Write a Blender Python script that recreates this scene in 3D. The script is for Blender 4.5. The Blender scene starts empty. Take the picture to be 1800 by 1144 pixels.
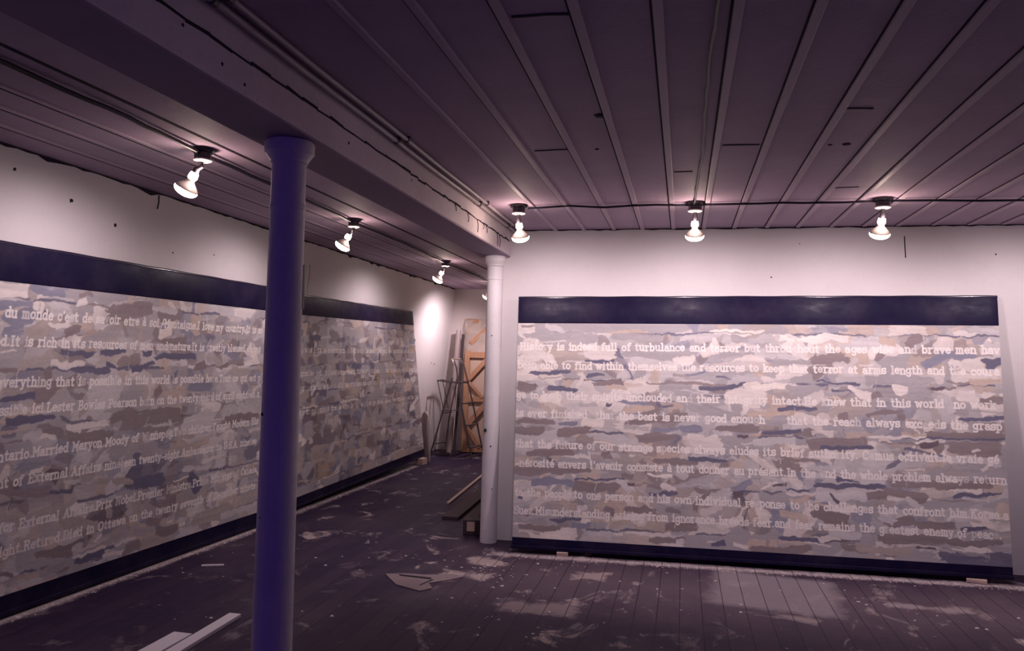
import bpy, bmesh, math, random
import numpy as np
from mathutils import Vector, Matrix

sc = bpy.context.scene
COL = sc.collection

# ------------------------------------------------------------------ camera, world, exposure
cam_d = bpy.data.cameras.new('camera')
cam = bpy.data.objects.new('camera', cam_d)
COL.objects.link(cam)
def _cam_axes():
    yaw, pit, rol = 0.21983, 0.04002, 0.02217
    F = Vector((-math.sin(yaw)*math.cos(pit), math.cos(yaw)*math.cos(pit), math.sin(pit)))
    R0 = Vector((math.cos(yaw), math.sin(yaw), 0)); U0 = R0.cross(F)
    R = math.cos(rol)*R0 + math.sin(rol)*U0
    U = -math.sin(rol)*R0 + math.cos(rol)*U0
    return F, R, U
F_, R_, U_ = _cam_axes()
cam.matrix_world = Matrix(((R_.x, U_.x, -F_.x, 0), (R_.y, U_.y, -F_.y, 0), (R_.z, U_.z, -F_.z, 1.55), (0, 0, 0, 1)))
cam_d.sensor_width = 36.0
cam_d.lens = 1349.47/1800*36.0
cam_d.clip_start = 0.02
sc.camera = cam

world = bpy.data.worlds.new('violet_ambient'); sc.world = world; world.use_nodes = True
bg = world.node_tree.nodes['Background']
bg.inputs[0].default_value = (0.19, 0.085, 1.0, 1)     # added violet ambient that lifts the shadows with a film-like cast
bg.inputs[1].default_value = 0.20

vs = sc.view_settings
vs.view_transform = 'Standard'; vs.look = 'None'; vs.gamma = 1.0; vs.use_curve_mapping = False
vs.exposure = 0.0
LAMP_W = 45.0            # flood of each reflector bulb
NECK_W = 2.6             # light leaking out of the neck of each bulb
LAMP_C = (1.0, 0.81, 0.87)

rng = random.Random(7)
CEIL = 2.636

# ------------------------------------------------------------------ helpers
def mat(name, base=(.5,.5,.5), rough=.7, spec=.5, metal=0.0, emit=None, estr=0.0):
    m = bpy.data.materials.new(name); m.use_nodes = True
    b = m.node_tree.nodes['Principled BSDF']
    b.inputs['Base Color'].default_value = (*base, 1)
    b.inputs['Roughness'].default_value = rough
    b.inputs['Specular IOR Level'].default_value = spec
    b.inputs['Metallic'].default_value = metal
    if emit:
        b.inputs['Emission Color'].default_value = (*emit, 1); b.inputs['Emission Strength'].default_value = estr
    return m

class G:
    """small node-graph helper"""
    def __init__(s, m):
        s.t = m.node_tree; s.b = s.t.nodes['Principled BSDF']
        s.co = s.t.nodes.new('ShaderNodeTexCoord').outputs['Object']
    def lk(s, a, b): s.t.links.new(a, b)
    def val(s, sock, x):
        if isinstance(x, bpy.types.NodeSocket): s.lk(x, sock)
        elif isinstance(x, (tuple, list)) and len(x) == 3 and sock.type == 'RGBA': sock.default_value = (*x, 1)
        else: sock.default_value = x
    def mapv(s, scale, loc=(0,0,0), rot=(0,0,0)):
        n = s.t.nodes.new('ShaderNodeMapping'); s.lk(s.co, n.inputs[0])
        n.inputs['Scale'].default_value = scale; n.inputs['Location'].default_value = loc; n.inputs['Rotation'].default_value = rot
        return n.outputs[0]
    def noise(s, scale=5, detail=4, rough=.55, vec=None, dist=0.0):
        n = s.t.nodes.new('ShaderNodeTexNoise'); n.inputs['Scale'].default_value = scale
        n.inputs['Detail'].default_value = detail; n.inputs['Roughness'].default_value = rough; n.inputs['Distortion'].default_value = dist
        s.lk(vec if vec is not None else s.co, n.inputs['Vector'])
        return n.outputs['Fac']
    def ramp(s, x, stops, interp='LINEAR'):
        n = s.t.nodes.new('ShaderNodeValToRGB'); s.lk(x, n.inputs[0]); n.color_ramp.interpolation = interp
        e = n.color_ramp.elements
        while len(e) < len(stops): e.new(.5)
        for k, (p, c) in enumerate(stops):
            e[k].position = p; e[k].color = (c, c, c, 1) if not isinstance(c, (tuple, list)) else (*c, 1)
        return n.outputs[0]
    def math(s, op, a, b=0.0, c=0.0, clamp=False):
        n = s.t.nodes.new('ShaderNodeMath'); n.operation = op; n.use_clamp = clamp
        for i, x in enumerate((a, b, c)): s.val(n.inputs[i], x)
        return n.outputs[0]
    def mix(s, f, a, b, mode='MIX'):
        n = s.t.nodes.new('ShaderNodeMix'); n.data_type = 'RGBA'; n.blend_type = mode
        s.val(n.inputs[0], f); s.val(n.inputs[6], a); s.val(n.inputs[7], b)
        return n.outputs[2]
    def sep(s, vec=None):
        n = s.t.nodes.new('ShaderNodeSeparateXYZ'); s.lk(vec if vec is not None else s.co, n.inputs[0]); return n.outputs
    def bump(s, h, strength=.3, dist=.01):
        n = s.t.nodes.new('ShaderNodeBump'); n.inputs['Strength'].default_value = strength; n.inputs['Distance'].default_value = dist
        s.lk(h, n.inputs['Height']); s.lk(n.outputs[0], s.b.inputs['Normal'])
    def color(s, c): s.val(s.b.inputs['Base Color'], c)
    def rough(s, r): s.val(s.b.inputs['Roughness'], r)

def plaster(name, base, stain=(.45,.40,.38), amt=.18, rough=.85, bump=.15):
    m = mat(name, base, rough, .25); g = G(m)
    n = g.noise(1.3, 6, .6); f = g.ramp(n, [(.42, 0.0), (.75, 1.0)])
    n2 = g.noise(38, 3, .6)
    c = g.mix(g.math('MULTIPLY', f, amt), base, stain)
    c = g.mix(g.math('MULTIPLY', g.ramp(n2, [(.55, 0.0), (.75, 1.0)]), amt*.5), c, stain)
    g.color(c); g.bump(g.math('ADD', g.noise(9, 4), g.math('MULTIPLY', n2, .4)), bump, .012)
    return m

M = {}
M['wall'] = plaster('white_plaster', (.80, .75, .745))
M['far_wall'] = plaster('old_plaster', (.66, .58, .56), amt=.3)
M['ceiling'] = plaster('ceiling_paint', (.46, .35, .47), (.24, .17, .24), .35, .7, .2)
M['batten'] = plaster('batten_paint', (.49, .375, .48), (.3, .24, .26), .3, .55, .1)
M['beam'] = plaster('beam_lit_paint', (.80, .69, .72), (.3, .23, .28), .35, .6, .25)  # lightened so the colour carries the light on the beam's side face
M['soffit'] = plaster('soffit_shade', (.36, .27, .36), (.2, .15, .2), .3, .65, .2)  # darker copy of the beam colour, painting the shade on its underside
M['column'] = plaster('column_paint', (.86, .81, .81), (.3, .26, .3), .25, .5, .1)
M['seam'] = mat('dark_seam', (.03, .022, .035), .9, .2)
M['cable'] = mat('black_cable', (.018, .014, .03), .5, .4)
M['conduit'] = mat('painted_conduit', (.40, .34, .36), .45, .5)
M['fixture'] = mat('dark_enamel', (.03, .024, .036), .4, .5)
M['collar'] = mat('porcelain', (.8, .74, .7), .3, .5)
M['glow'] = mat('lit_glass', (1, .95, .85), .3, .3, 0, (1.0, .90, .74), 14)
M['neck'] = mat('glowing_neck', (1, .95, .85), .3, .3, 0, (1.0, .90, .74), 9)
M['reflector'] = mat('silvered_glass', (.42, .36, .36), .35, .5, .35)
M['side'] = mat('canvas_edge', (.45, .41, .42), .8, .3)
M['wood'] = mat('raw_pine', (.44, .235, .14), .6, .3)
M['darkwood'] = mat('dark_wood', (.06, .04, .048), .7, .3)
M['brick'] = mat('pale_brick', (.50, .36, .32), .8, .3)
M['board'] = mat('white_board', (.62, .57, .62), .7, .3)
M['metal'] = mat('dull_steel', (.10, .08, .085), .45, .5, .3)
M['shiny'] = mat('bright_aluminium', (.7, .65, .62), .22, .5, .9)
M['rawcanvas'] = mat('raw_canvas', (.52, .38, .30), .8, .3)
M['chip'] = mat('plaster_chips', (.62, .54, .53), .85, .2)
M['tube'] = mat('cardboard', (.50, .38, .32), .6, .3)

# wood grain on the timber
for k in ('wood', 'darkwood'):
    g = G(M[k]); n = g.noise(6, 5, .6, g.mapv((14, 14, 1.2)))
    b = M[k].node_tree.nodes['Principled BSDF'].inputs['Base Color'].default_value
    g.color(g.mix(n, tuple(x*.7 for x in b[:3]), tuple(min(1, x*1.25) for x in b[:3])))

# black bands: dark blue-black paint with a hazy, uneven gloss
m = mat('black_gloss', (.016, .012, .045), .4, .13); M['band'] = m; g = G(m)
n = g.noise(7, 6, .7, g.mapv((1, 1, 2.2)))
g.rough(g.ramp(n, [(.3, .34), (.7, .58)])); g.bump(g.noise(26, 4, .6), .12, .004)
g.color(g.mix(g.ramp(g.noise(3.0, 5, .65), [(.45, 0.0), (.8, 1.0)]), (.010, .007, .034), (.036, .026, .055)))

M['gloss'] = mat('wet_black_edge', (.02, .015, .04), .2, .9)
# painted canvases: colour laid down stroke by stroke in the mesh's colour attribute
m = mat('oil_paint', (.5, .5, .5), .62, .3); M['paint'] = m
a = m.node_tree.nodes.new('ShaderNodeAttribute'); a.attribute_name = 'paint'
m.node_tree.links.new(a.outputs['Color'], m.node_tree.nodes['Principled BSDF'].inputs['Base Color'])
g = G(m); g.bump(g.noise(30, 4, .65, g.mapv((1, 1, 3))), .25, .006)

# translucent plastic sheet
m = mat('clear_plastic', (.66, .59, .59), .22, .7); M['plastic'] = m
b = m.node_tree.nodes['Principled BSDF']; b.inputs['Transmission Weight'].default_value = .15

# worn floor boards running into the room, with dust and spilled plaster
m = mat('worn_boards', (.1, .07, .1), .6, .14); M['floor'] = m; g = G(m)
X, Y, Z = g.sep()
bw = .135
xb = g.math('DIVIDE', X, bw)
cell = g.math('FLOOR', xb)
fr = g.math('FRACT', xb)
edge = g.math('ABSOLUTE', g.math('SUBTRACT', fr, .5))
gap = g.math('GREATER_THAN', edge, .478)
wn = g.t.nodes.new('ShaderNodeTexWhiteNoise'); wn.noise_dimensions = '1D'; g.lk(cell, wn.inputs['W'])
tone = wn.outputs['Value']
grain = g.noise(9, 5, .65, g.mapv((7, .7, 1)))
base = g.mix(grain, (.015, .008, .036), (.038, .022, .050))
base = g.mix(g.math('MULTIPLY', tone, .45), base, (.052, .031, .058))
blot = g.noise(1.1, 7, .62, g.mapv((1, .8, 1), (3.1, 1.7, 0)))
base = g.mix(g.math('MULTIPLY', g.ramp(blot, [(.47, 0.0), (.70, 1.0)]), .55), base, (.105, .075, .098))
sp = g.noise(3.4, 8, .68, g.mapv((1, .75, 1), (0, 4, 0)), .6)
spl = g.ramp(sp, [(.575, 0.0), (.67, 1.0)])
region = g.ramp(g.noise(.55, 2, .5, g.mapv((1, 1, 1), (7.3, 2.2, 0))), [(.42, 0.0), (.58, 1.0)])
base = g.mix(g.math('MULTIPLY', spl, g.math('ADD', g.math('MULTIPLY', region, .6), .25)), base, (.48, .39, .385))
fine = g.ramp(g.noise(22, 5, .7, g.mapv((1, .6, 1))), [(.66, 0.0), (.72, 1.0)])
base = g.mix(g.math('MULTIPLY', fine, .5), base, (.42, .33, .34))
wob = g.math('MULTIPLY', g.math('SUBTRACT', g.noise(5, 5, .7), .5), .55)
def patch(cx, cy, hx, hy, soft, wobble=1.0, rot=0.0):
    dx = g.math('SUBTRACT', X, cx); dy = g.math('SUBTRACT', Y, cy)
    if rot:
        c, s_ = math.cos(rot), math.sin(rot)
        dx, dy = g.math('ADD', g.math('MULTIPLY', dx, c), g.math('MULTIPLY', dy, s_)), g.math('SUBTRACT', g.math('MULTIPLY', dy, c), g.math('MULTIPLY', dx, s_))
    ax = g.math('SUBTRACT', g.math('ABSOLUTE', dx), hx); ay = g.math('SUBTRACT', g.math('ABSOLUTE', dy), hy)
    d = g.math('ADD', g.math('MAXIMUM', ax, ay), g.math('MULTIPLY', wob, wobble))
    return g.math('SUBTRACT', 1.0, g.math('DIVIDE', g.math('ADD', d, soft), 2*soft), clamp=True)
for args, amt, colr in (
        ((.62, 5.52, .40, .40, .05, .35, -.12), .62, (.36, .32, .345)),
        ((.9, 5.4, 2.3, .45, .45, 1.2), .5, (.17, .125, .14)),
        ((-1.46, 5.30, .16, .07, .03, .6), .7, (.50, .41, .40)),
        ((-1.42, 5.66, .12, .10, .03, .7), .6, (.55, .45, .43)),
        ((-.62, 5.52, .10, .09, .02, .5), .6, (.46, .37, .36)),
        ((2.02, 4.85, .10, .09, .03, .6), .8, (.60, .52, .50)),
        ((2.25, 4.7, .12, .08, .03, .7), .6, (.56, .48, .47)),
        ((1.55, 5.45, .25, .05, .03, .6), .45, (.48, .40, .40)),
        ((-.85, 4.75, .22, .10, .04, .8), .35, (.5, .41, .4)),
        ((-3.69, 4.3, .055, 2.1, .03, .35, -.043), .75, (.50, .42, .43)), ((-3.62, 8.4, .05, 1.8, .03, .35), .5, (.46, .38, .39)),
        ((.5, 6.03, 1.95, .045, .03, .3, .055), .7, (.50, .42, .43))):
    base = g.mix(g.math('MULTIPLY', patch(*args), amt), base, colr)
base = g.mix(g.math('MULTIPLY', gap, .75), base, (.012, .008, .02))
g.color(base)
g.rough(g.ramp(blot, [(.3, .42), (.7, .75)]))
g.bump(g.math('SUBTRACT', g.math('ADD', g.math('MULTIPLY', grain, .3), g.math('MULTIPLY', spl, .5)), gap), .35, .006)

def link(name, me, m=None, parent=None):
    o = bpy.data.objects.new(name, me); COL.objects.link(o)
    if m is not None: me.materials.append(M[m] if isinstance(m, str) else m)
    if parent is not None: o.parent = parent
    return o
def obj(name, bm, m, parent=None, smooth=False):
    me = bpy.data.meshes.new(name); bmesh.ops.recalc_face_normals(bm, faces=bm.faces)
    bm.to_mesh(me); bm.free()
    if smooth:
        for p in me.polygons: p.use_smooth = True
        me.set_sharp_from_angle(angle=math.radians(40))
    return link(name, me, m, parent)
def tag(o, label, cat, group=None, kind=None):
    o['label'] = label; o['category'] = cat
    if group: o['group'] = group
    if kind: o['kind'] = kind
    return o
def thing(name, label, cat, loc=(0,0,0), rotz=0, group=None):
    o = bpy.data.objects.new(name, None); COL.objects.link(o)
    o.location = loc; o.rotation_euler = (0, 0, rotz); o.empty_display_size = .1
    return tag(o, label, cat, group)
def struct(name, bm, m, label=None):
    o = obj(name, bm, m); o['kind'] = 'structure'
    if label: o['label'] = label; o['category'] = name.split('_')[0]
    return o
def hexa(bm, P):
    """8 corners: bottom ring of four then top ring of four"""
    v = [bm.verts.new(p) for p in P]
    for f in ((0,1,2,3), (4,5,6,7), (0,1,5,4), (1,2,6,5), (2,3,7,6), (3,0,4,7)): bm.faces.new([v[i] for i in f])
    return v
def box(bm, lo, hi):
    (a, b, c), (d, e, f) = lo, hi
    return hexa(bm, [(a,b,c), (d,b,c), (d,e,c), (a,e,c), (a,b,f), (d,b,f), (d,e,f), (a,e,f)])
def bevel(bm, w, seg=2):
    bmesh.ops.bevel(bm, geom=list(bm.edges), offset=w, segments=seg, affect='EDGES', profile=.5)
def frame_of(d):
    d = Vector(d).normalized(); a = Vector((0,0,1)) if abs(d.z) < .9 else Vector((1,0,0))
    x = d.cross(a).normalized(); return x, x.cross(d).normalized(), d
def tube(bm, pts, r, n=10, cap=True):
    pts = [Vector(p) for p in pts]; rings = []
    for i, p in enumerate(pts):
        d = (pts[min(i+1, len(pts)-1)] - pts[max(i-1, 0)])
        x, y, _ = frame_of(d); rr = r[i] if isinstance(r, (list, tuple)) else r
        rings.append([bm.verts.new(p + rr*(math.cos(2*math.pi*k/n)*x + math.sin(2*math.pi*k/n)*y)) for k in range(n)])
    for A, B in zip(rings, rings[1:]):
        for k in range(n): bm.faces.new((A[k], A[(k+1) % n], B[(k+1) % n], B[k]))
    if cap: bm.faces.new(rings[0][::-1]); bm.faces.new(rings[-1])
def lathe(bm, prof, origin, axis, n=28):
    x, y, d = frame_of(axis); o = Vector(origin); rings = []
    for h, r in prof:
        c = o + d*h
        rings.append([bm.verts.new(c)] if r < 1e-6 else [bm.verts.new(c + r*(math.cos(2*math.pi*k/n)*x + math.sin(2*math.pi*k/n)*y)) for k in range(n)])
    for A, B in zip(rings, rings[1:]):
        for k in range(n):
            f = [A[k % len(A)], A[(k+1) % len(A)], B[(k+1) % len(B)], B[k % len(B)]]
            f = list(dict.fromkeys(f))
            if len(f) > 2: bm.faces.new(f)
    for Rr in (rings[0], rings[-1]):
        if len(Rr) > 2: bm.faces.new(Rr)
def bar(bm, a, b, w, t, up=(0,0,1)):
    """rectangular bar from a to b, w across (perpendicular to up), t along up"""
    a, b = Vector(a), Vector(b); d = (b-a).normalized(); x = d.cross(Vector(up)).normalized(); u = x.cross(d).normalized()
    P = []
    for p in (a, b):
        P += [p - x*w/2 - u*t/2, p + x*w/2 - u*t/2, p + x*w/2 + u*t/2, p - x*w/2 + u*t/2]
    return hexa(bm, P)
def stroke(name, pts, r, m, parent=None, n=8, smooth=True):
    bm = bmesh.new(); tube(bm, pts, r, n); return obj(name, bm, m, parent, smooth)

# ------------------------------------------------------------------ room shell
bm = bmesh.new(); box(bm, (-4.3, -1.6, -.12), (4.6, 12.6, 0)); struct('floor', bm, 'floor', 'worn dark wooden floor boards with dust and plaster stains')
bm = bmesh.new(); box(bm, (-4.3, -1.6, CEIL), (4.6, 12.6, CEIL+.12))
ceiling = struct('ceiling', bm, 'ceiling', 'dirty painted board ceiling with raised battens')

def wall_prism(name, base, top, th, m, label):
    """base and top are two plan points each; thickness th goes to the right-hand side of base[0]->base[1]"""
    a, b = Vector((*base[0], 0)), Vector((*base[1], 0)); c, d = Vector((*top[0], CEIL)), Vector((*top[1], CEIL))
    n = (b-a).cross(Vector((0,0,1))).normalized()*th
    bm = bmesh.new()
    nu, nv = 24, 6
    def q(u, v): return (a*(1-u)+b*u)*(1-v) + (c*(1-u)+d*u)*v
    gv = [[bm.verts.new(q(i/nu, j/nv)) for j in range(nv+1)] for i in range(nu+1)]
    hv = [[bm.verts.new(q(i/nu, j/nv)+n) for j in range(nv+1)] for i in range(nu+1)]
    for i in range(nu):
        for j in range(nv):
            bm.faces.new((gv[i][j], gv[i+1][j], gv[i+1][j+1], gv[i][j+1])); bm.faces.new((hv[i][j], hv[i][j+1], hv[i+1][j+1], hv[i+1][j]))
    for i in range(nu):
        bm.faces.new((gv[i][0], hv[i][0], hv[i+1][0], gv[i+1][0])); bm.faces.new((gv[i][nv], gv[i+1][nv], hv[i+1][nv], hv[i][nv]))
    for j in range(nv):
        bm.faces.new((gv[0][j], gv[0][j+1], hv[0][j+1], hv[0][j])); bm.faces.new((gv[nu][j], hv[nu][j], hv[nu][j+1], gv[nu][j+1]))
    return struct(name, bm, m, label)
wall_left = wall_prism('wall_left', ((-3.93, 12.12), (-3.87, -1.4)), ((-3.675, 12.12), (-3.53, -1.4)), .15, 'wall', 'white plastered left wall behind the two long paintings')
wall_back = wall_prism('wall_back', ((4.4, 6.565), (-1.55, 6.375)), ((4.4, 6.515), (-1.55, 6.43)), .22, 'wall', 'white plastered wall behind the right-hand painting')
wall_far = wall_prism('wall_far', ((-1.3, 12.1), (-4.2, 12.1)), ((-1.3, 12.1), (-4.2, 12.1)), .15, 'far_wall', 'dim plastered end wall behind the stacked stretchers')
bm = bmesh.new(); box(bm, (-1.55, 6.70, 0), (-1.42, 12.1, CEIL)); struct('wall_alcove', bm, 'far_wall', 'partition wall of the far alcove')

bm = bmesh.new(); box(bm, (4.4, -1.4, 0), (4.55, 6.8, CEIL)); struct('wall_right', bm, 'wall', 'white plastered side wall at the right, out of view')  # unseen wall, added to block ambient from the right and bounce lamp light

# board battens on the ceiling
def batten(x, y0, y1, w=.034, h=.011):
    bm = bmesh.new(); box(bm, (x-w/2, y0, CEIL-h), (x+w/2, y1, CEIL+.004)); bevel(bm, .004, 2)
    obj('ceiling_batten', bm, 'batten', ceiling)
k = 0
while -1.07+.245*k < 4.4:
    x = -1.07+.245*k + rng.uniform(-.008, .008)
    batten(x, -1.4, 6.43); k += 1
    bm = bmesh.new(); box(bm, (x-.025, -1.4, CEIL-.002), (x-.017, 6.43, CEIL+.004)); obj('joint_and_shade_line', bm, 'seam', ceiling)  # dark strip drawing the shadow on the left side of each batten
for x in (-1.93, -2.17, -2.42, -2.83, -3.08, -3.33):
    bm = bmesh.new(); box(bm, (x-.010, -1.4, CEIL-.003), (x+.010, 12.05, CEIL+.004)); obj('joint_and_shade_line', bm, 'seam', ceiling)
    if x < -2.6: batten(x+.03, -1.4, 12.05, .030, .008)
# butt joints and knots in the ceiling boards
for a, b in (((.18, 3.963), (.36, 3.977)), ((.889, 5.03), (1.04, 5.016)), ((-.778, 3.938), (-.60, 3.934)), ((-.064, 4.495), (.04, 4.496)), ((.647, 3.451), (.775, 3.471)), ((1.9, 4.55), (2.05, 4.55)), ((-.55, 2.35), (-.36, 2.36))):
    bm = bmesh.new(); pts = [Vector((a[0]+(b[0]-a[0])*t, a[1]+(b[1]-a[1])*t+rng.uniform(-.004, .004), CEIL-.001)) for t in (0, .3, .6, 1)]
    for p, q in zip(pts, pts[1:]): bar(bm, p, q, .012, .004)
    obj('joint_and_shade_line', bm, 'seam', ceiling)
def blob(name, c, r, flat, m, parent, axis='z'):
    bm = bmesh.new(); bmesh.ops.create_icosphere(bm, subdivisions=2, radius=1)
    for v in bm.verts:
        s = 1 + rng.uniform(-.25, .25); q = Vector(v.co)*s
        q = Vector((q.x*r, q.y*r, q.z*flat)) if axis == 'z' else Vector((q.x*flat, q.y*r, q.z*r)) if axis == 'x' else Vector((q.x*r, q.y*flat, q.z*r))
        v.co = Vector(c)+q
    return obj(name, bm, m, parent, True)
blob('ceiling_knot', (-.376, 3.399, CEIL), .03, .006, 'seam', ceiling)
blob('ceiling_knot', (.776, 4.026, CEIL), .022, .004, 'seam', ceiling)
blob('ceiling_knot', (.70, 4.03, CEIL), .013, .004, 'seam', ceiling)
blob('ceiling_knot', (-.45, 3.95, CEIL), .012, .004, 'seam', ceiling)

# ragged dark gap where walls meet the ceiling
def ragged(name, p0, p1, n, th, parent, out):
    bm = bmesh.new(); p0, p1, out = Vector(p0), Vector(p1), Vector(out)
    top, bot = [], []
    for i in range(n+1):
        t = i/n; p = p0.lerp(p1, t)
        h = th*(.5+rng.random()) + (th*2.2*rng.random() if rng.random() < .12 else 0)
        top.append(p); bot.append(p - Vector((0,0,h)) )
    fr = [[bm.verts.new(p+out) for p in top], [bm.verts.new(p+out) for p in bot]]
    bk = [[bm.verts.new(p-out*2) for p in top], [bm.verts.new(p-out*2) for p in bot]]
    for i in range(n):
        bm.faces.new((fr[0][i], fr[0][i+1], fr[1][i+1], fr[1][i])); bm.faces.new((fr[1][i], fr[1][i+1], bk[1][i+1], bk[1][i]))
        bm.faces.new((fr[0][i], bk[0][i], bk[0][i+1], fr[0][i+1]))
        bm.faces.new((bk[0][i], bk[1][i], bk[1][i+1], bk[0][i+1]))
    for i in (0, n): bm.faces.new((fr[0][i], fr[1][i], bk[1][i], bk[0][i]))
    return obj(name, bm, 'seam', parent)
ragged('wall_crack', (-3.552, .3, CEIL), (-3.667, 12.05, CEIL), 170, .011, wall_left, (.006, 0, 0))
ragged('wall_crack', (-1.40, 6.428, CEIL), (4.3, 6.513, CEIL), 90, .009, wall_back, (0, -.005, 0))
# specks, nicks and cracks on the walls
def wx(y, z):   # left wall face
    t = (12.12-y)/13.52
    b = -3.93+.06*t; c = -3.675+.145*t
    return b + (c-b)*z/CEIL
for y, z, r in ((4.292, 2.348, .012), (3.481, 2.516, .010), (3.903, 2.429, .014), (5.4, 2.30, .006), (10.45, 1.62, .018), (10.5, 1.45, .03), (10.42, 1.75, .014), (11.3, 1.42, .012), (11.45, 1.40, .014), (4.9, 2.25, .006)):
    blob('wall_nick', (wx(y, z), y, z), r, .004, 'seam', wall_left, 'x')
stroke('wall_crack', [(wx(4.665, 2.62)+.003, 4.665, 2.62), (wx(4.67, 2.57)+.003, 4.672, 2.57), (wx(4.67, 2.525)+.003, 4.668, 2.525)], .004, 'seam', wall_left)
stroke('wall_crack', [(wx(7.0, 2.42)+.001, 7.0, 2.42), (wx(7.02, 2.3)+.001, 7.025, 2.3), (wx(7.0, 2.2)+.001, 7.01, 2.2), (wx(7.0, 2.1)+.001, 7.03, 2.12)], .002, 'seam', wall_left)
def wy(x, z):   # back wall face
    t = (4.4-x)/5.95; b = 6.565-.19*t; c = 6.515-.085*t
    return b + (c-b)*z/CEIL
stroke('wall_crack', [(1.674, wy(1.674, 2.55), 2.553), (1.678, wy(1.68, 2.47), 2.47), (1.683, wy(1.683, 2.4), 2.384)], .004, 'seam', wall_back)
for x, z, r in ((.685, 2.231, .006), (2.318, 2.408, .006), (.9, 2.5, .004)):
    blob('wall_nick', (x, wy(x, z), z), r, .003, 'seam', wall_back, 'y')

# ------------------------------------------------------------------ beam with cladding board and conduits
beam = thing('ceiling_beam', 'long pale boxed beam running over both round columns', 'beam', (-1.567, 3.0, 2.394))
def child_bm(bm, root):
    for v in bm.verts: v.co -= Vector(root.location)
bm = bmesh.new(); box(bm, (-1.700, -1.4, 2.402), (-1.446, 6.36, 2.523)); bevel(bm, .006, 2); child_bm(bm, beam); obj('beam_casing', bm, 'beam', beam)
bm = bmesh.new(); box(bm, (-1.698, -1.4, 2.394), (-1.449, 6.36, 2.404)); child_bm(bm, beam); obj('soffit_shade_strip', bm, 'soffit', beam)  # added dark strip that carries the shade under the beam
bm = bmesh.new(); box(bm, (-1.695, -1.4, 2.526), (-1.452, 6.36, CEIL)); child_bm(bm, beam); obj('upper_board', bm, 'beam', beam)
bm = bmesh.new()
ys = [-1.4+.12*i for i in range(65)]
for y0, y1 in zip(ys, ys[1:]):
    z = 2.5235+.008*rng.uniform(-1, 1); bar(bm, (-1.447, y0, z), (-1.447, min(y1, 6.36), 2.5235+.006*rng.uniform(-1, 1)), .006, .006+.006*rng.random())
child_bm(bm, beam); obj('ragged_joint', bm, 'seam', beam)
for y, dz in ((5.0, .06), (5.25, .09), (5.5, .05), (5.42, .04), (4.7, .04), (5.85, .10), (5.93, .10)):
    bm = bmesh.new(); tube(bm, [(-1.444, y, 2.52), (-1.440, y+.02, 2.52-dz*.5), (-1.443, y+.015+rng.uniform(-.02, .03), 2.52-dz)], .0025, 6); child_bm(bm, beam); obj('loose_string', bm, 'seam', beam)
for y, z in ((2.15, 2.46), (2.28, 2.44), (1.95, 2.50), (3.1, 2.47), (3.9, 2.49)):
    o = blob('nick', (-1.446, y, z), .006, .003, 'seam', None, 'x')
    for v in o.data.vertices: v.co -= Vector(beam.location)
    o.parent = beam
# far part of the beam beyond the second column
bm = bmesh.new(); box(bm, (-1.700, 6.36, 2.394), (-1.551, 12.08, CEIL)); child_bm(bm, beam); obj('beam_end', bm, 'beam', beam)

for x, z, r, lab in ((-1.418, CEIL-.018, .014, 'painted metal conduit under the ceiling, hugging the beam face'), (-1.362, CEIL-.016, .011, 'thinner metal conduit under the ceiling, second from the beam')):
    c = thing('conduit', lab, 'pipe', (x, 3, z))
    bm = bmesh.new(); tube(bm, [(x, -1.4+.4*i, z + .002*math.sin(i*1.7)) for i in range(20)] + [(x, 6.40, z)], r, 12); child_bm(bm, c); obj('pipe', bm, 'conduit', c, True)
    for y in (1.2, 2.05, 3.6, 5.2, 6.1):
        bm = bmesh.new(); tube(bm, [(x, y-.012, z), (x, y+.012, z)], r+.004, 12); box(bm, (x-r-.006, y-.012, z+r*.4), (x+r+.006, y+.012, CEIL)); child_bm(bm, c); obj('clip', bm, 'metal', c)
# cables stapled to the ceiling
def cable(label, pts, r):
    P = []
    for (a, b) in zip(pts, pts[1:]):
        n = max(2, int((Vector(b)-Vector(a)).length/.12))
        for i in range(n): P.append(Vector(a).lerp(Vector(b), i/n) + Vector((rng.uniform(-.004, .004), rng.uniform(-.006, .006), rng.uniform(-.004, .002))))
    P.append(Vector(pts[-1]))
    return tag(stroke('cable', P, r, 'cable', None, 8), label, 'cable')
cable('black cable looped across the ceiling between the three lamps at right', [(-1.10, 5.36, 2.615), (-.80, 5.36, 2.622), (-.55, 5.37, 2.612), (-.2, 5.36, 2.622), (.07, 5.38, 2.615), (.5, 5.38, 2.62), (.9, 5.39, 2.615), (1.26, 5.38, 2.615), (1.7, 5.42, 2.62), (2.1, 5.42, 2.612), (2.48, 5.4, 2.615)], .0075)
cable('black cable running along the ceiling towards the viewer from the middle right lamp', [(.082, .4, 2.622), (.088, 2.347, 2.62), (.078, 2.9, 2.622), (.085, 4.0, 2.62), (.06, 5.34, 2.615)], .007)
cable('thick black cable along the ceiling of the left bay joining its lamps', [(-2.52, .2, 2.618), (-2.53, 2.387, 2.62), (-2.52, 2.9, 2.618), (-2.557, 3.66, 2.612), (-2.60, 4.7, 2.62), (-2.628, 5.77, 2.612), (-2.66, 7.1, 2.62), (-2.69, 8.45, 2.612), (-2.72, 9.8, 2.62), (-2.76, 10.95, 2.612)], .011)

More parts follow.
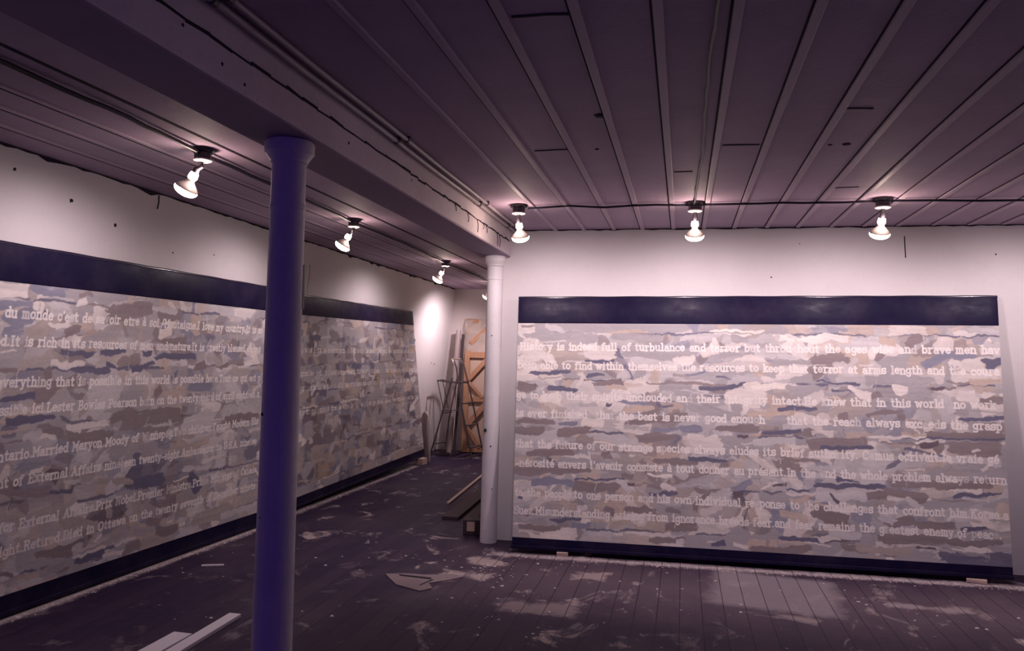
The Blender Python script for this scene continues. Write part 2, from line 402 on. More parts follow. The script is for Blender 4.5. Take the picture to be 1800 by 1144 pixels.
# ------------------------------------------------------------------ round cast columns
def column(label, base, top, r0, r1, zt, cap_r, ring_z):
    t = thing('round_column', label, 'column', (base[0], base[1], 0))
    lean = Vector((top[0]-base[0], top[1]-base[1], zt))
    d = lean/zt
    def prof_obj(name, prof, m):
        bm = bmesh.new(); n = 40; rings = []
        for z, r in prof:
            c = d*z
            rings.append([bm.verts.new((c.x+r*math.cos(2*math.pi*k/n), c.y+r*math.sin(2*math.pi*k/n), z)) for k in range(n)])
        for A, B in zip(rings, rings[1:]):
            for k in range(n): bm.faces.new((A[k], A[(k+1) % n], B[(k+1) % n], B[k]))
        bm.faces.new(rings[0]); bm.faces.new(rings[-1])
        return obj(name, bm, m, t, True)
    prof_obj('shaft', [(0, r0), (.05, r0)] + [(.05+(zt-.13)*i/10, r0+(r1-r0)*i/10) for i in range(1, 11)], 'column')
    prof_obj('ring', [(ring_z-.012, r1), (ring_z-.008, r1+.004), (ring_z+.008, r1+.004), (ring_z+.012, r1)], 'column')
    prof_obj('capital', [(zt-.09, r1), (zt-.085, r1+.006), (zt-.078, r1+.006), (zt-.072, r1+.010), (zt-.055, r1+.022), (zt-.05, cap_r-.006), (zt-.045, cap_r), (zt-.008, cap_r), (zt, cap_r-.004)], 'column')
    return t
col1 = column('round column nearest the viewer, dark against the left painting', (-1.575, 2.813), (-1.562, 2.80), .080, .067, 2.392, .098, 2.13)
col2 = column('round white column beside the left end of the right-hand painting', (-1.566, 6.285), (-1.560, 6.285), .071, .067, 2.392, .089, 2.20)
bm = bmesh.new(); box(bm, (.066, .010, 1.72), (.078, .03, 1.90)); bevel(bm, .003); obj('strip_plate', bm, 'fixture', col1)
for z, ang, r in ((1.0, -60, .006), (1.55, -70, .007), (1.62, -95, .005), (.9, -110, .006), (1.3, -120, .007)):
    a = math.radians(ang); blob('nick', (.073*math.cos(a), .073*math.sin(a), z), r, r, 'seam', col1)
for z, ang, r in ((.93, -118, .014), (.80, -75, .007), (1.72, -85, .005), (.45, -60, .005)):
    a = math.radians(ang); blob('nick', (.069*math.cos(a), .069*math.sin(a), z), r, r, 'seam', col2)

# ------------------------------------------------------------------ reflector lamps
def lamp(label, fx, fy, aim, watts=1.0, tilt=24, flood=34.5, group='reflector lamps on the ceiling', neck_off=(0,0), leak=1.0):
    """fx, fy: ceiling fixture; aim: horizontal direction the bulb leans to"""
    t = thing('reflector_lamp', label, 'lamp', (fx, fy, CEIL), 0, group)
    bm = bmesh.new(); lathe(bm, [(0, .062), (.012, .064), (.02, .058), (.022, .045), (.058, .044), (.062, .040), (.062, 0)], (0, 0, -.062), (0, 0, 1), 8)
    for v in bm.verts: v.co.z = -.062-v.co.z
    obj('ceiling_box', bm, 'fixture', t)
    bm = bmesh.new(); lathe(bm, [(0, .020), (0, .046), (.007, .048), (.012, .036), (.014, .020)], (0, 0, -.058), (0, 0, -1), 28); obj('collar', bm, 'collar', t, True)
    a = Vector((aim[0], aim[1], 0)).normalized()
    ax = (a*math.sin(math.radians(tilt)) - Vector((0, 0, math.cos(math.radians(tilt))))).normalized()
    s0 = Vector((neck_off[0], neck_off[1], -.105))
    bm = bmesh.new(); tube(bm, [Vector((0, 0, -.062)), Vector((0, 0, -.085)) + s0*.1, s0, s0+ax*.028], [.014, .013, .017, .019], 14); obj('swivel_arm', bm, 'fixture', t, True)
    o = s0 + ax*.024
    bm = bmesh.new(); lathe(bm, [(.044, .020), (.052, .021), (.062, .027), (.078, .044), (.092, .057), (.100, .062), (.103, .063)], o, ax, 32); bulb = obj('bulb', bm, 'reflector', t, True)
    bm = bmesh.new(); lathe(bm, [(0, .017), (.006, .022), (.020, .025), (.036, .025), (.046, .020)], o, ax); obj('bulb_neck', bm, 'neck', bulb, True)
    bm = bmesh.new(); lathe(bm, [(.1025, .060), (.104, .0635), (.112, .064), (.122, .060), (.132, .050), (.139, .035), (.143, .018), (.144, 0)], o, ax, 32); obj('bulb_face', bm, 'glow', bulb, True)
    fx_ = (a*math.sin(math.radians(flood)) - Vector((0, 0, math.cos(math.radians(flood))))).normalized()
    L = bpy.data.lights.new('flood', 'SPOT'); L.energy = LAMP_W*watts; L.color = LAMP_C; L.spot_size = math.radians(150); L.spot_blend = .66; L.shadow_soft_size = .045
    lo = bpy.data.objects.new('flood_light', L); COL.objects.link(lo); lo.parent = t
    lo.location = o + ax*.16
    lo.rotation_euler = (-fx_).to_track_quat('Z', 'Y').to_euler()
    L2 = bpy.data.lights.new('neck_leak', 'POINT'); L2.energy = NECK_W*leak; L2.color = (1, .74, .62); L2.shadow_soft_size = .02
    l2 = bpy.data.objects.new('neck_light', L2); COL.objects.link(l2); l2.parent = t
    side = Vector((-a.y, a.x, 0))
    l2.location = o + ax*.028 - a*.05
    return t
lamp('reflector lamp at right of the beam, first of the row over the right-hand painting', -1.164, 5.345, (.12, 1))
lamp('reflector lamp over the middle of the right-hand painting', .068, 5.379, (0, 1))
lamp('rightmost reflector lamp in view, near the right end of the ceiling', 1.261, 5.381, (-.12, 1))
lamp('reflector lamp past the right end of the right-hand painting', 2.48, 5.40, (0, 1))
lamp('biggest and nearest reflector lamp, left of the near column', -2.557, 3.658, (-1, .05), neck_off=(-.03, 0), tilt=31, flood=30, watts=0.85)
lamp('reflector lamp just right of the near column, over the left wall', -2.628, 5.773, (-1, -.1), neck_off=(-.02, 0), tilt=31, flood=30, watts=0.7)
lamp('reflector lamp far along the left bay, third from the viewer', -2.692, 8.447, (-1, .0), neck_off=(-.02, 0), tilt=31, flood=30, watts=0.72)
lamp('farthest reflector lamp, half hidden by the white column', -2.76, 10.95, (-1, .3), neck_off=(-.02, 0), tilt=31, flood=30, watts=1.8)

# ------------------------------------------------------------------ paintings
def v3(*a): return np.array(a, float)
CREAM = np.array((.94, .87, .82))
PAL = dict(light=(.80, .72, .68), cream=(.88, .79, .72), pale=(.63, .585, .585), beige=(.60, .48, .41), grey=(.44, .405, .42), warm=(.47, .40, .375),
           taupe=(.30, .245, .25), blue=(.29, .285, .36), slate=(.165, .155, .225), dark=(.17, .13, .155), black=(.05, .04, .07), ochre=(.50, .36, .22))
def paint_canvas(w, h, res, seed, weights, strips, hand=(), dim=1.0):
    R = np.random.RandomState(seed)
    nx, ny = int(w/res)+1, int(h/res)+1
    img = np.zeros((ny, nx, 3)) + np.array(PAL['grey'])
    xs = np.linspace(0, w, nx); ys = np.linspace(0, h, ny)
    names = list(weights); pw = np.array([weights[k] for k in names], float); pw /= pw.sum()
    T = 512
    def tile(cell, stretch=1):
        n0, n1 = T//cell, T//(cell*stretch)
        g0 = R.uniform(-1, 1, (n0, n1)); g0 = np.pad(g0, ((0, 1), (0, 1)), 'wrap')
        y = np.linspace(0, n0, T, endpoint=False); x = np.linspace(0, n1, T, endpoint=False)
        yi, xi = y.astype(int), x.astype(int); fy, fx = (y-yi)[:, None], (x-xi)[None]
        fy, fx = fy*fy*(3-2*fy), fx*fx*(3-2*fx)
        A, B_, C_, D_ = g0[yi][:, xi], g0[yi][:, xi+1], g0[yi+1][:, xi], g0[yi+1][:, xi+1]
        return (A*(1-fx)+B_*fx)*(1-fy)+(C_*(1-fx)+D_*fx)*fy
    NZ = .45*tile(32, 2)+.40*tile(16, 2)+.38*tile(8)+.26*tile(4)     # ragged outline
    SK = .6*tile(4, 32)+.4*tile(8, 16)+.35*tile(2, 16)               # bristle streaks
    def dab(cx, cy, L, H, ang, col, strip=None, alpha=1.0, rag=.62):
        c, s = math.cos(ang), math.sin(ang); ext = (abs(c)*L+abs(s)*H)*.62+.02, (abs(s)*L+abs(c)*H)*.62+.02
        i0, i1 = np.searchsorted(xs, (cx-ext[0], cx+ext[0])); j0, j1 = np.searchsorted(ys, (cy-ext[1], cy+ext[1]))
        if strip is not None:
            a, b = np.searchsorted(ys, strip); j0, j1 = max(j0, a), min(j1, b)
        if i1 <= i0 or j1 <= j0: return
        gx, gy = np.meshgrid(xs[i0:i1]-cx, ys[j0:j1]-cy)
        a = gx*c+gy*s; b = -gx*s+gy*c
        b = b + R.uniform(-.25, .25)*H*((2*a/L)**2-.4)               # slight bow
        ox, oy = R.randint(0, T, 2)
        ia = (a/res).astype(int)+ox; ib = (b/res).astype(int)+oy
        n = NZ[ib % T, ia % T]; k = SK[ib % T, ia % T]
        A2 = np.abs(2*a/L); B2 = np.abs(2*b/H)
        taper = 1+R.uniform(-.35, .35)*(2*a/L)
        f = 1-A2**7-(B2/np.clip(taper, .4, 2))**6 + rag*(1.6*n) + .8*k*np.clip(A2-.4, 0, 1)
        m = np.clip(f/.22+.5, 0, 1)[..., None]*alpha
        dry = np.clip(1.25-np.clip(k-.25, 0, 1)*R.uniform(.2, 2.2)*np.clip(.4+a/L, 0, 1), .15, 1)[..., None]
        cc = np.array(col)[None, None]*(1+.085*k+.05*n)[..., None]
        sub = img[j0:j1, i0:i1]
        al = m*dry
        sub[:] = sub*(1-al)+cc*al
    def pick(): return np.array(PAL[names[R.choice(len(names), p=pw)]])*R.uniform(.92, 1.08)
    area = w*h
    for n, l0, l1, h0, h1, av in ((int(22*area), .22, .6, .10, .30, .22), (int(34*area), .12, .40, .06, .17, .35), (int(30*area), .07, .26, .03, .09, .5), (int(20*area), .08, .34, .010, .03, .1)):
        for _ in range(n):
            cx, cy = R.uniform(0, w), R.uniform(0, h); ang = R.randn()*av
            L, H = R.uniform(l0, l1), R.uniform(h0, h1)
            if R.rand() < .24: ang = R.uniform(.5, 1.5)*R.choice((-1, 1)); L *= .6
            st = None
            if R.rand() < .85:
                for a, b in zip(strips, strips[1:]):
                    if a <= cy < b: st = (a, b)
            dab(cx, cy, L, H, ang, pick(), st, R.uniform(.6, .95))
    # dragged light edges and dark accents along the strip seams
    for b in strips[1:-1]:
        x = 0
        while x < w:
            L = R.uniform(.1, .4)
            if R.rand() < .55: dab(x+L/2, b+R.uniform(-.006, .006), L, R.uniform(.010, .022), 0, PAL['slate' if R.rand() < .4 else 'light' if R.rand() < .5 else 'taupe'], None, .9, .4)
            x += L
    for (x0, y0, x1, y1, th, col) in hand:
        dx, dy = x1-x0, y1-y0
        dab((x0+x1)/2, (y0+y1)/2, math.hypot(dx, dy)+.02, th, math.atan2(dy, dx), np.array(PAL[col])*R.uniform(.96, 1.04), None, 1.0)
    # drips and knife scratches
    for _ in range(int(9*area)):
        x, y = R.uniform(0, w), R.uniform(.1, h); dab(x, y-.03, R.uniform(.03, .1), .006, math.pi/2+R.randn()*.1, pick(), None, .8, .2)
    # pull the wet paint about, so no edge stays straight
    jj, ii = np.meshgrid(np.arange(ny), np.arange(nx), indexing='ij')
    def fld(cell, ox, oy):
        t_ = tile(cell); return t_[(jj+oy) % T, (ii+ox) % T]
    wx_ = (.020*fld(32, 5, 9)+.012*fld(16, 50, 90)+.006*fld(8, 7, 31))/res; wy_ = (.010*fld(32, 200, 60)+.008*fld(16, 20, 300)+.005*fld(8, 70, 131))/res
    img = img[np.clip((jj+wy_).astype(int), 0, ny-1), np.clip((ii+wx_).astype(int), 0, nx-1)]
    img = img*(1+.07*SK[jj % T, (ii*1) % T]+.05*NZ[(jj+99) % T, ii % T])[..., None]
    for _ in range(1):      # soft, wet edges
        p = np.pad(img, ((1, 1), (1, 1), (0, 0)), 'edge')
        img = (p[1:-1, 1:-1]*2+p[:-2, 1:-1]+p[2:, 1:-1]+p[1:-1, :-2]+p[1:-1, 2:])/6
    return img*dim, nx, ny

# --- slab-serif stencil alphabet drawn as pen strokes (x-height 5, capitals 7.2)
def arc(cx, cy, rx, ry, a0, a1, n=9):
    return [(cx+rx*math.cos(math.radians(a0+(a1-a0)*i/n)), cy+ry*math.sin(math.radians(a0+(a1-a0)*i/n))) for i in range(n+1)]
def sf(x, y, l=.9, r=.9): return [(x-l, y), (x+r, y)]
O = arc(2.4, 2.5, 1.9, 2.3, 0, 360, 14)
GL = {
 'a': (4.8, [arc(2.3, 3.4, 1.5, 1.4, 160, 0, 7)+[(3.8, .5), (4.5, .2)], arc(2.2, 1.45, 1.6, 1.3, 40, 330, 12)]),
 'b': (5, [[(.2, 7.2), (1, 7.2), (1, 0)], arc(2.7, 2.4, 1.75, 2.3, 150, -150, 11)]),
 'c': (4.6, [arc(2.5, 2.5, 1.9, 2.3, 40, 320, 11), [(4, 4.6), (4, 3.4)]]),
 'd': (5, [[(3.2, 7.2), (4, 7.2), (4, .1), (4.8, .1)], arc(2.3, 2.4, 1.75, 2.3, 30, 330, 11)]),
 'e': (4.6, [[(.6, 2.7), (4.2, 2.7)]+arc(2.4, 2.5, 1.85, 2.3, 5, 320, 12)]),
 'f': (3.8, [arc(2.9, 5.9, 1.3, 1.3, 40, 180, 6)+[(1.6, .1)], sf(1.6, 5, 1.2, 1.5), sf(1.6, .1)]),
 'g': (4.8, [arc(2.3, 2.7, 1.7, 2.1, 30, 330, 11), [(4.7, 4.8), (4, 4.8), (4, -.6)]+arc(2.4, -.7, 1.6, 1.4, 0, -160, 7)]),
 'h': (5.2, [[(.2, 7.2), (1, 7.2), (1, .1)], arc(2.6, 3.2, 1.6, 1.6, 170, 0, 7)+[(4.2, .1)], sf(1, .1), sf(4.2, .1)]),
 'i': (3, [[(.5, 4.9), (1.5, 4.9), (1.5, .1)], sf(1.5, .1, 1.1, 1.1), [(1.5, 6.4), (1.5, 7.0)]]),
 'j': (3, [[(.5, 4.9), (1.7, 4.9), (1.7, -1.2), (.4, -1.9)], [(1.7, 6.4), (1.7, 7.0)]]),
 'k': (5, [[(.2, 7.2), (1, 7.2), (1, .1)], [(1, 2), (3.8, 4.9)], [(2, 3), (4.1, .1)], sf(1, .1), sf(3.8, 4.9), sf(4.1, .1, .9, .7)]),
 'l': (3, [[(.5, 7.2), (1.5, 7.2), (1.5, .1)], sf(1.5, .1, 1.1, 1.1)]),
 'm': (7, [[(.2, 4.9), (1, 4.9), (1, .1)], arc(2.15, 3.7, 1.15, 1.2, 170, 0, 6)+[(3.3, .1)], arc(4.5, 3.7, 1.2, 1.2, 170, 0, 6)+[(5.7, .1)], sf(1, .1), sf(3.3, .1, .6, .6), sf(5.7, .1)]),
 'n': (5.2, [[(.2, 4.9), (1, 4.9), (1, .1)], arc(2.6, 3.2, 1.6, 1.7, 170, 0, 7)+[(4.2, .1)], sf(1, .1), sf(4.2, .1)]),
 'o': (4.8, [O]),
 'p': (5, [[(.2, 4.9), (1, 4.9), (1, -2)], arc(2.7, 2.5, 1.75, 2.3, 150, -150, 11), sf(1, -2)]),
 'q': (5, [[(4.7, 4.9), (4, 4.9), (4, -2)], arc(2.3, 2.5, 1.75, 2.3, 30, 330, 11), sf(4, -2)]),
 'r': (4.4, [[(.3, 4.9), (1.4, 4.9), (1.4, .1)], arc(3.0, 3.3, 1.6, 1.6, 175, 50, 6), sf(1.4, .1, 1.1, 1.2)]),
 's': (4.4, [arc(2.2, 3.6, 1.6, 1.25, 40, 250, 9)+arc(2.2, 1.35, 1.7, 1.25, 80, -150, 9), [(3.7, 4.9), (3.7, 3.7)], [(.5, 1.4), (.5, .1)]]),
 't': (4, [[(1.6, 6.6), (1.6, 1.2)]+arc(2.6, 1.2, 1, 1.1, 180, 310, 6), sf(1.6, 4.8, 1.2, 1.6)]),
 'u': (5.2, [[(.2, 4.9), (1, 4.9), (1, 1.7)]+arc(2.5, 1.7, 1.5, 1.6, 180, 350, 7), [(3.3, 4.9), (4.1, 4.9), (4.1, .1), (4.9, .1)]]),
 'v': (5, [[(.8, 4.9), (2.4, .2), (4.1, 4.9)], sf(.8, 4.9, .8, .8), sf(4.1, 4.9, .8, .8)]),
 'w': (6.6, [[(.8, 4.9), (1.9, .2), (3.2, 4.2), (4.5, .2), (5.7, 4.9)], sf(.8, 4.9, .8, .8), sf(5.7, 4.9, .8, .8)]),
 'x': (5, [[(.8, 4.9), (4.2, .1)], [(4.1, 4.9), (.7, .1)], sf(.8, 4.9, .7, .7), sf(4.1, 4.9, .7, .7), sf(.7, .1, .7, .7), sf(4.2, .1, .7, .7)]),
 'y': (5, [[(.8, 4.9), (2.5, .3)], [(4.1, 4.9), (2.1, -1.6), (.8, -1.9)], sf(.8, 4.9, .8, .8), sf(4.1, 4.9, .8, .8)]),
 'z': (4.6, [[(.6, 3.8), (.6, 4.9), (3.9, 4.9), (.6, .1), (4, .1), (4, 1.2)]]),
 'A': (6.4, [[(.9, .1), (3.1, 7.1), (5.4, .1)], [(1.7, 2.5), (4.7, 2.5)], sf(.9, .1), sf(5.4, .1)]),
 'B': (6, [[(.3, 7.1), (3.2, 7.1)]+arc(3.2, 5.4, 1.6, 1.7, 90, -90, 7)+arc(3.3, 1.9, 1.9, 1.8, 90, -90, 7)+[(.3, .1)], [(1.3, 7.1), (1.3, .1)], [(1.3, 3.7), (3.2, 3.7)]]),
 'C': (6, [arc(3.2, 3.6, 2.4, 3.5, 45, 315, 12), [(5, 7.1), (5, 5.2)]]),
 'D': (6.2, [[(.3, 7.1), (2.8, 7.1)]+arc(2.8, 3.6, 2.6, 3.5, 90, -90, 9)+[(.3, .1)], [(1.3, 7.1), (1.3, .1)]]),
 'E': (6, [[(5, 5.6), (5, 7.1), (.3, 7.1)], [(1.3, 7.1), (1.3, .1)], [(1.3, 3.7), (3.6, 3.7)], [(.3, .1), (5.2, .1), (5.2, 1.6)]]),
 'F': (5.8, [[(5, 5.6), (5, 7.1), (.3, 7.1)], [(1.3, 7.1), (1.3, .1)], [(1.3, 3.7), (3.6, 3.7)], sf(1.3, .1, 1, 1.2)]),
 'H': (6.4, [[(1.3, 7.1), (1.3, .1)], [(5, 7.1), (5, .1)], [(1.3, 3.7), (5, 3.7)], sf(1.3, 7.1), sf(5, 7.1), sf(1.3, .1), sf(5, .1)]),
 'I': (4, [[(2, 7.1), (2, .1)], sf(2, 7.1, 1.3, 1.3), sf(2, .1, 1.3, 1.3)]),
 'K': (6.2, [[(1.3, 7.1), (1.3, .1)], [(1.3, 3), (4.8, 7.1)], [(2.4, 4.2), (5, .1)], sf(1.3, 7.1), sf(1.3, .1), sf(4.8, 7.1, .8, .8), sf(5, .1, .8, .8)]),
 'L': (5.6, [[(1.3, 7.1), (1.3, .1)], sf(1.3, 7.1, 1, 1.2), [(.3, .1), (5, .1), (5, 1.9)]]),
 'M': (7.2, [[(1.2, .1), (1.2, 7.1), (3.6, 2.4), (6, 7.1), (6, .1)], sf(1.2, .1, .8, .8), sf(6, .1, .8, .8), sf(.8, 7.1, .6, .3), sf(6.4, 7.1, .3, .6)]),
 'N': (6.6, [[(1.2, .1), (1.2, 7.1), (5.2, .1), (5.2, 7.1)], sf(1.2, .1, .8, .8), sf(5.2, 7.1, .8, .8), sf(.9, 7.1, .6, .2)]),
 'O': (6.2, [arc(3, 3.6, 2.5, 3.5, 0, 360, 16)]),
 'P': (5.8, [[(.3, 7.1), (3.2, 7.1)]+arc(3.2, 5.2, 1.9, 1.9, 90, -90, 8)+[(1.3, 3.3)], [(1.3, 7.1), (1.3, .1)], sf(1.3, .1, 1, 1.2)]),
 'R': (6.2, [[(.3, 7.1), (3.2, 7.1)]+arc(3.2, 5.4, 1.8, 1.7, 90, -90, 8)+[(1.3, 3.7)], [(1.3, 7.1), (1.3, .1)], [(3.2, 3.7), (4.9, .1), (5.7, .1)], sf(1.3, .1)]),
 'S': (5.6, [arc(2.7, 5.3, 2, 1.8, 40, 250, 9)+arc(2.7, 1.9, 2.2, 1.8, 80, -150, 9), [(4.6, 7.1), (4.6, 5.4)], [(.5, 1.9), (.5, .1)]]),
 'T': (6, [[(.5, 5.5), (.5, 7.1), (5.4, 7.1), (5.4, 5.5)], [(2.95, 7.1), (2.95, .1)], sf(2.95, .1, 1.2, 1.2)]),
 'U': (6.4, [[(1.2, 7.1), (1.2, 2.2)]+arc(3.1, 2.2, 1.9, 2.1, 180, 360, 9)+[(5, 7.1)], sf(1.2, 7.1), sf(5, 7.1)]),
 'W': (7.6, [[(.9, 7.1), (2.2, .2), (3.8, 6), (5.3, .2), (6.6, 7.1)], sf(.9, 7.1, .8, .8), sf(6.6, 7.1, .8, .8)]),
 '.': (2.2, [[(1, .1), (1, .6)]]), ',': (2.2, [[(1.1, .6), (.7, -1.1)]]), "'": (2, [[(1, 7.2), (1, 5.4)]]), '/': (4, [[(.4, -.6), (3.4, 7.4)]]), '-': (3.6, [[(.6, 2.6), (3, 2.6)]]),
 ' ': (3.6, []),
}
ACC = {'é': ('e', [[(2, 6), (3.4, 7.3)]]), 'è': ('e', [[(3, 6), (1.6, 7.3)]]), 'à': ('a', [[(3, 6), (1.6, 7.3)]]), 'ê': ('e', [[(1.2, 6), (2.4, 7.2), (3.6, 6)]])}

class Patch:
    """a slightly warped rectangle: bottom-left, bottom-right, top-left, top-right of the front"""
    def __init__(s, bl, br, tl, tr):
        s.q = [np.array(p, float) for p in (bl, br, tl, tr)]
        n = np.cross(s.q[1]-s.q[0], s.q[2]-s.q[0]); s.n = n/np.linalg.norm(n)     # points out of the picture (towards the room)
        s.w = .5*(np.linalg.norm(s.q[1]-s.q[0])+np.linalg.norm(s.q[3]-s.q[2])); s.h = .5*(np.linalg.norm(s.q[2]-s.q[0])+np.linalg.norm(s.q[3]-s.q[1]))
    def at(s, u, v, d=0.0):
        u, v = np.asarray(u, float)[..., None], np.asarray(v, float)[..., None]
        b, r, t, c = s.q
        return (b*(1-u)+r*u)*(1-v)+(t*(1-u)+c*u)*v + s.n*d

def grid_mesh(name, pts, nu, nv, cols, m, parent, closed_back=None):
    """pts: (nv*nu, 3)"""
    me = bpy.data.meshes.new(name)
    idx = np.arange(nu*nv).reshape(nv, nu)
    f = np.stack([idx[:-1, :-1], idx[:-1, 1:], idx[1:, 1:], idx[1:, :-1]], -1).reshape(-1, 4)
    me.vertices.add(len(pts)); me.vertices.foreach_set('co', pts.astype(np.float32).ravel())
    me.loops.add(f.size); me.loops.foreach_set('vertex_index', f.astype(np.int32).ravel())
    me.polygons.add(len(f)); me.polygons.foreach_set('loop_start', np.arange(0, f.size, 4, dtype=np.int32))
    me.update(calc_edges=True)
    at = me.color_attributes.new('paint', 'FLOAT_COLOR', 'POINT')
    at.data.foreach_set('color', np.concatenate([cols.reshape(-1, 3), np.ones((len(pts), 1))], 1).astype(np.float32).ravel())
    return link(name, me, m, parent)

def slab(patch, u0, u1, v0, v1, d0, d1, nu, root, m, name, bev=.0, wave=0.0, seed=0):
    """block between depths d0 (back) and d1 (front) along the patch"""
    bm = bmesh.new(); R = random.Random(seed); rows = []
    off = Vector(root.location)
    ph = R.random()*6
    for i in range(nu+1):
        u = u0+(u1-u0)*i/nu
        wv = wave*(math.sin(u*9+ph)+.6*math.sin(u*23+2*ph))
        c = [patch.at(u, v0, d0), patch.at(u, v0, d1), patch.at(u, v1+wv/patch.h, d1), patch.at(u, v1+wv/patch.h, d0)]
        rows.append([bm.verts.new(Vector(p)-off) for p in c])
    for A, B in zip(rows, rows[1:]):
        for k in range(4): bm.faces.new((A[k], A[(k+1) % 4], B[(k+1) % 4], B[k]))
    bm.faces.new(rows[0]); bm.faces.new(rows[-1])
    if bev:
        bmesh.ops.recalc_face_normals(bm, faces=bm.faces)
        es = [e for e in bm.edges if abs(e.calc_face_angle(0)) > .8]
        bmesh.ops.bevel(bm, geom=es, offset=bev, segments=3, affect='EDGES', profile=.5)
    return obj(name, bm, m, root, bool(bev))

def lettering(img, w, H, h, vb, rows, xh, seed, fade=.14, pen=1.55):
    """pen lettering laid into the colour grid; rows give text and baseline ends in fractions of the whole front"""
    R = random.Random(seed); ny, nx, _ = img.shape
    px, py = w/(nx-1), H/(ny-1)
    for (text, u0, v0, u1, v1) in rows:
        items = []; x = 0.0
        for ch in text:
            b, extra = ACC.get(ch, (ch, []))
            adv, st = GL.get(b, GL['o'])
            items.append((x, st+extra, ch)); x += adv+.5
        sx = (u1-u0)*w/x; s_y = xh/5.0; hw = pen*.5*min(sx, s_y)
        for (x0, st, ch) in items:
            if ch == ' ': continue
            jx, jy = R.uniform(-.25, .25), R.uniform(-.3, .3)
            f = min(.8, abs(R.gauss(0, fade)) + (.4 if R.random() < .06 else 0))
            X0, X1 = u0*w+(x0-1)*sx, u0*w+(x0+8)*sx
            base = ((v0+(v1-v0)*(x0+2.3)/x)-vb)*h
            i0, i1 = int(max(0, X0/px)), int(min(nx, X1/px+1)); j0, j1 = int(max(0, (base-2.6*s_y)/py)), int(min(ny, (base+8.2*s_y)/py+1))
            if i1-i0 < 2 or j1-j0 < 2: continue
            gx, gy = np.meshgrid(np.arange(i0, i1)*px, np.arange(j0, j1)*py)
            D = np.full(gx.shape, 9.0)
            for line in st:
                P_ = [(u0*w+(x0+a+jx)*sx, base+(b+jy)*s_y) for a, b in line]
                for (ax, ay), (bx, by) in zip(P_, P_[1:]):
                    dx, dy = bx-ax, by-ay; l2 = dx*dx+dy*dy+1e-12
                    t = np.clip(((gx-ax)*dx+(gy-ay)*dy)/l2, 0, 1)
                    D = np.minimum(D, np.hypot(gx-ax-t*dx, gy-ay-t*dy))
            al = np.clip((hw-D)/px+.5, 0, 1)[..., None]*(1-f)
            sub = img[j0:j1, i0:i1]
            sub[:] = sub*(1-al)+CREAM*al

def painting(label, patch, vb, vt, rows, seed, res, weights, hand=(), xh=.040, ledge=.013, dim=1.0, fade=.12, lip=.020):
    loc = (patch.q[0]+patch.q[1])/2; loc[2] = min(patch.q[0][2], patch.q[1][2])
    root = thing('text_painting', label, 'painting', tuple(loc), 0)
    off = np.array(root.location)
    H = (vt-vb)*patch.h
    img, nx, ny = paint_canvas(patch.w, H, res, seed, weights, [s*H for s in (0, .055, .255, .49, .725, .955, 1.0)], hand, dim)
    lettering(img, patch.w, H, patch.h, vb, rows, xh, seed, fade)
    uu, vv = np.meshgrid(np.linspace(0, 1, nx), np.linspace(vb, vt, ny))
    cv = grid_mesh('canvas', (patch.at(uu, vv)-off).reshape(-1, 3), nx, ny, img, 'paint', root)
    cv['label'] = 'canvas of broken grey and beige brushwork with rows of cream lettering'
    slab(patch, 0, 1, vb-.004, vt+.002, -.030, -.004, 60, root, 'side', 'stretcher')
    slab(patch, 0, 1, vt, 1, -.030, .006, 60, root, 'band', 'top_band', .006, .0016, seed)
    bm = bmesh.new(); tube(bm, [Vector(patch.at(u_/60, 1-.002/patch.h, -.004)-off)+Vector((0, 0, .0012*math.sin(u_*.9))) for u_ in range(61)], .0115, 16); obj('top_edge', bm, 'gloss', root, True)
    slab(patch, 0, 1, ledge, vb, -.030, .003, 8, root, 'band', 'bottom_band')
    slab(patch, -.002, 1.0, 0, ledge, -.030, lip, 8, root, 'band', 'base_rail', .003)
    return root

W_BRIGHT = dict(light=20, cream=11, pale=26, beige=13, grey=24, warm=9, taupe=8, blue=5, slate=2, dark=1)
W_LEFT = dict(light=9, cream=3, pale=24, beige=13, grey=24, warm=13, taupe=11, blue=10, slate=3, dark=2)
W_FAR = dict(light=3, cream=1, pale=12, beige=11, grey=22, warm=16, taupe=18, blue=10, slate=8, dark=9, ochre=3)

P3 = Patch((-1.305, 6.02, .03), (2.329, 6.222, .03), (-1.365, 6.348, 2.048), (2.31, 6.44, 2.082))
ROWS3 = [
 ('History is indeed full of turbulance and terror but throughout the ages wise and brave men hav', .006, .781, 1.0, .7885),
 ('been able to find within themselves the resources to keep that terror at arms length and the coura', .002, .7046, .997, .711),
 ('ge to keep their spirits unclouded and their integrity intact.He knew that in this world  no work', .0012, .5818, .987, .5896),
 ('is ever finished  that the best is never good enough     that the reach always exceeds the grasp', .001, .5097, .9967, .5147),
 ('that the future of our strange species always eludes its brief authority. Camus ecrivait.la vraie gé', .0015, .3889, .987, .3965),
 ("-nérosité envers l'avenir consiste à tout donner au présent.In the end the whole problem always return", .004, .3132, .999, .3256),
 ('to the people.to one person and his own individual response to the challenges that confront him.Korea.a', .0032, .200, .9989, .204),
 ('Suez.Misunderstanding arising from ignorance breeds fear.and fear remains the greatest enemy.of peace.', .0017, .1311, .9845, .1355)]
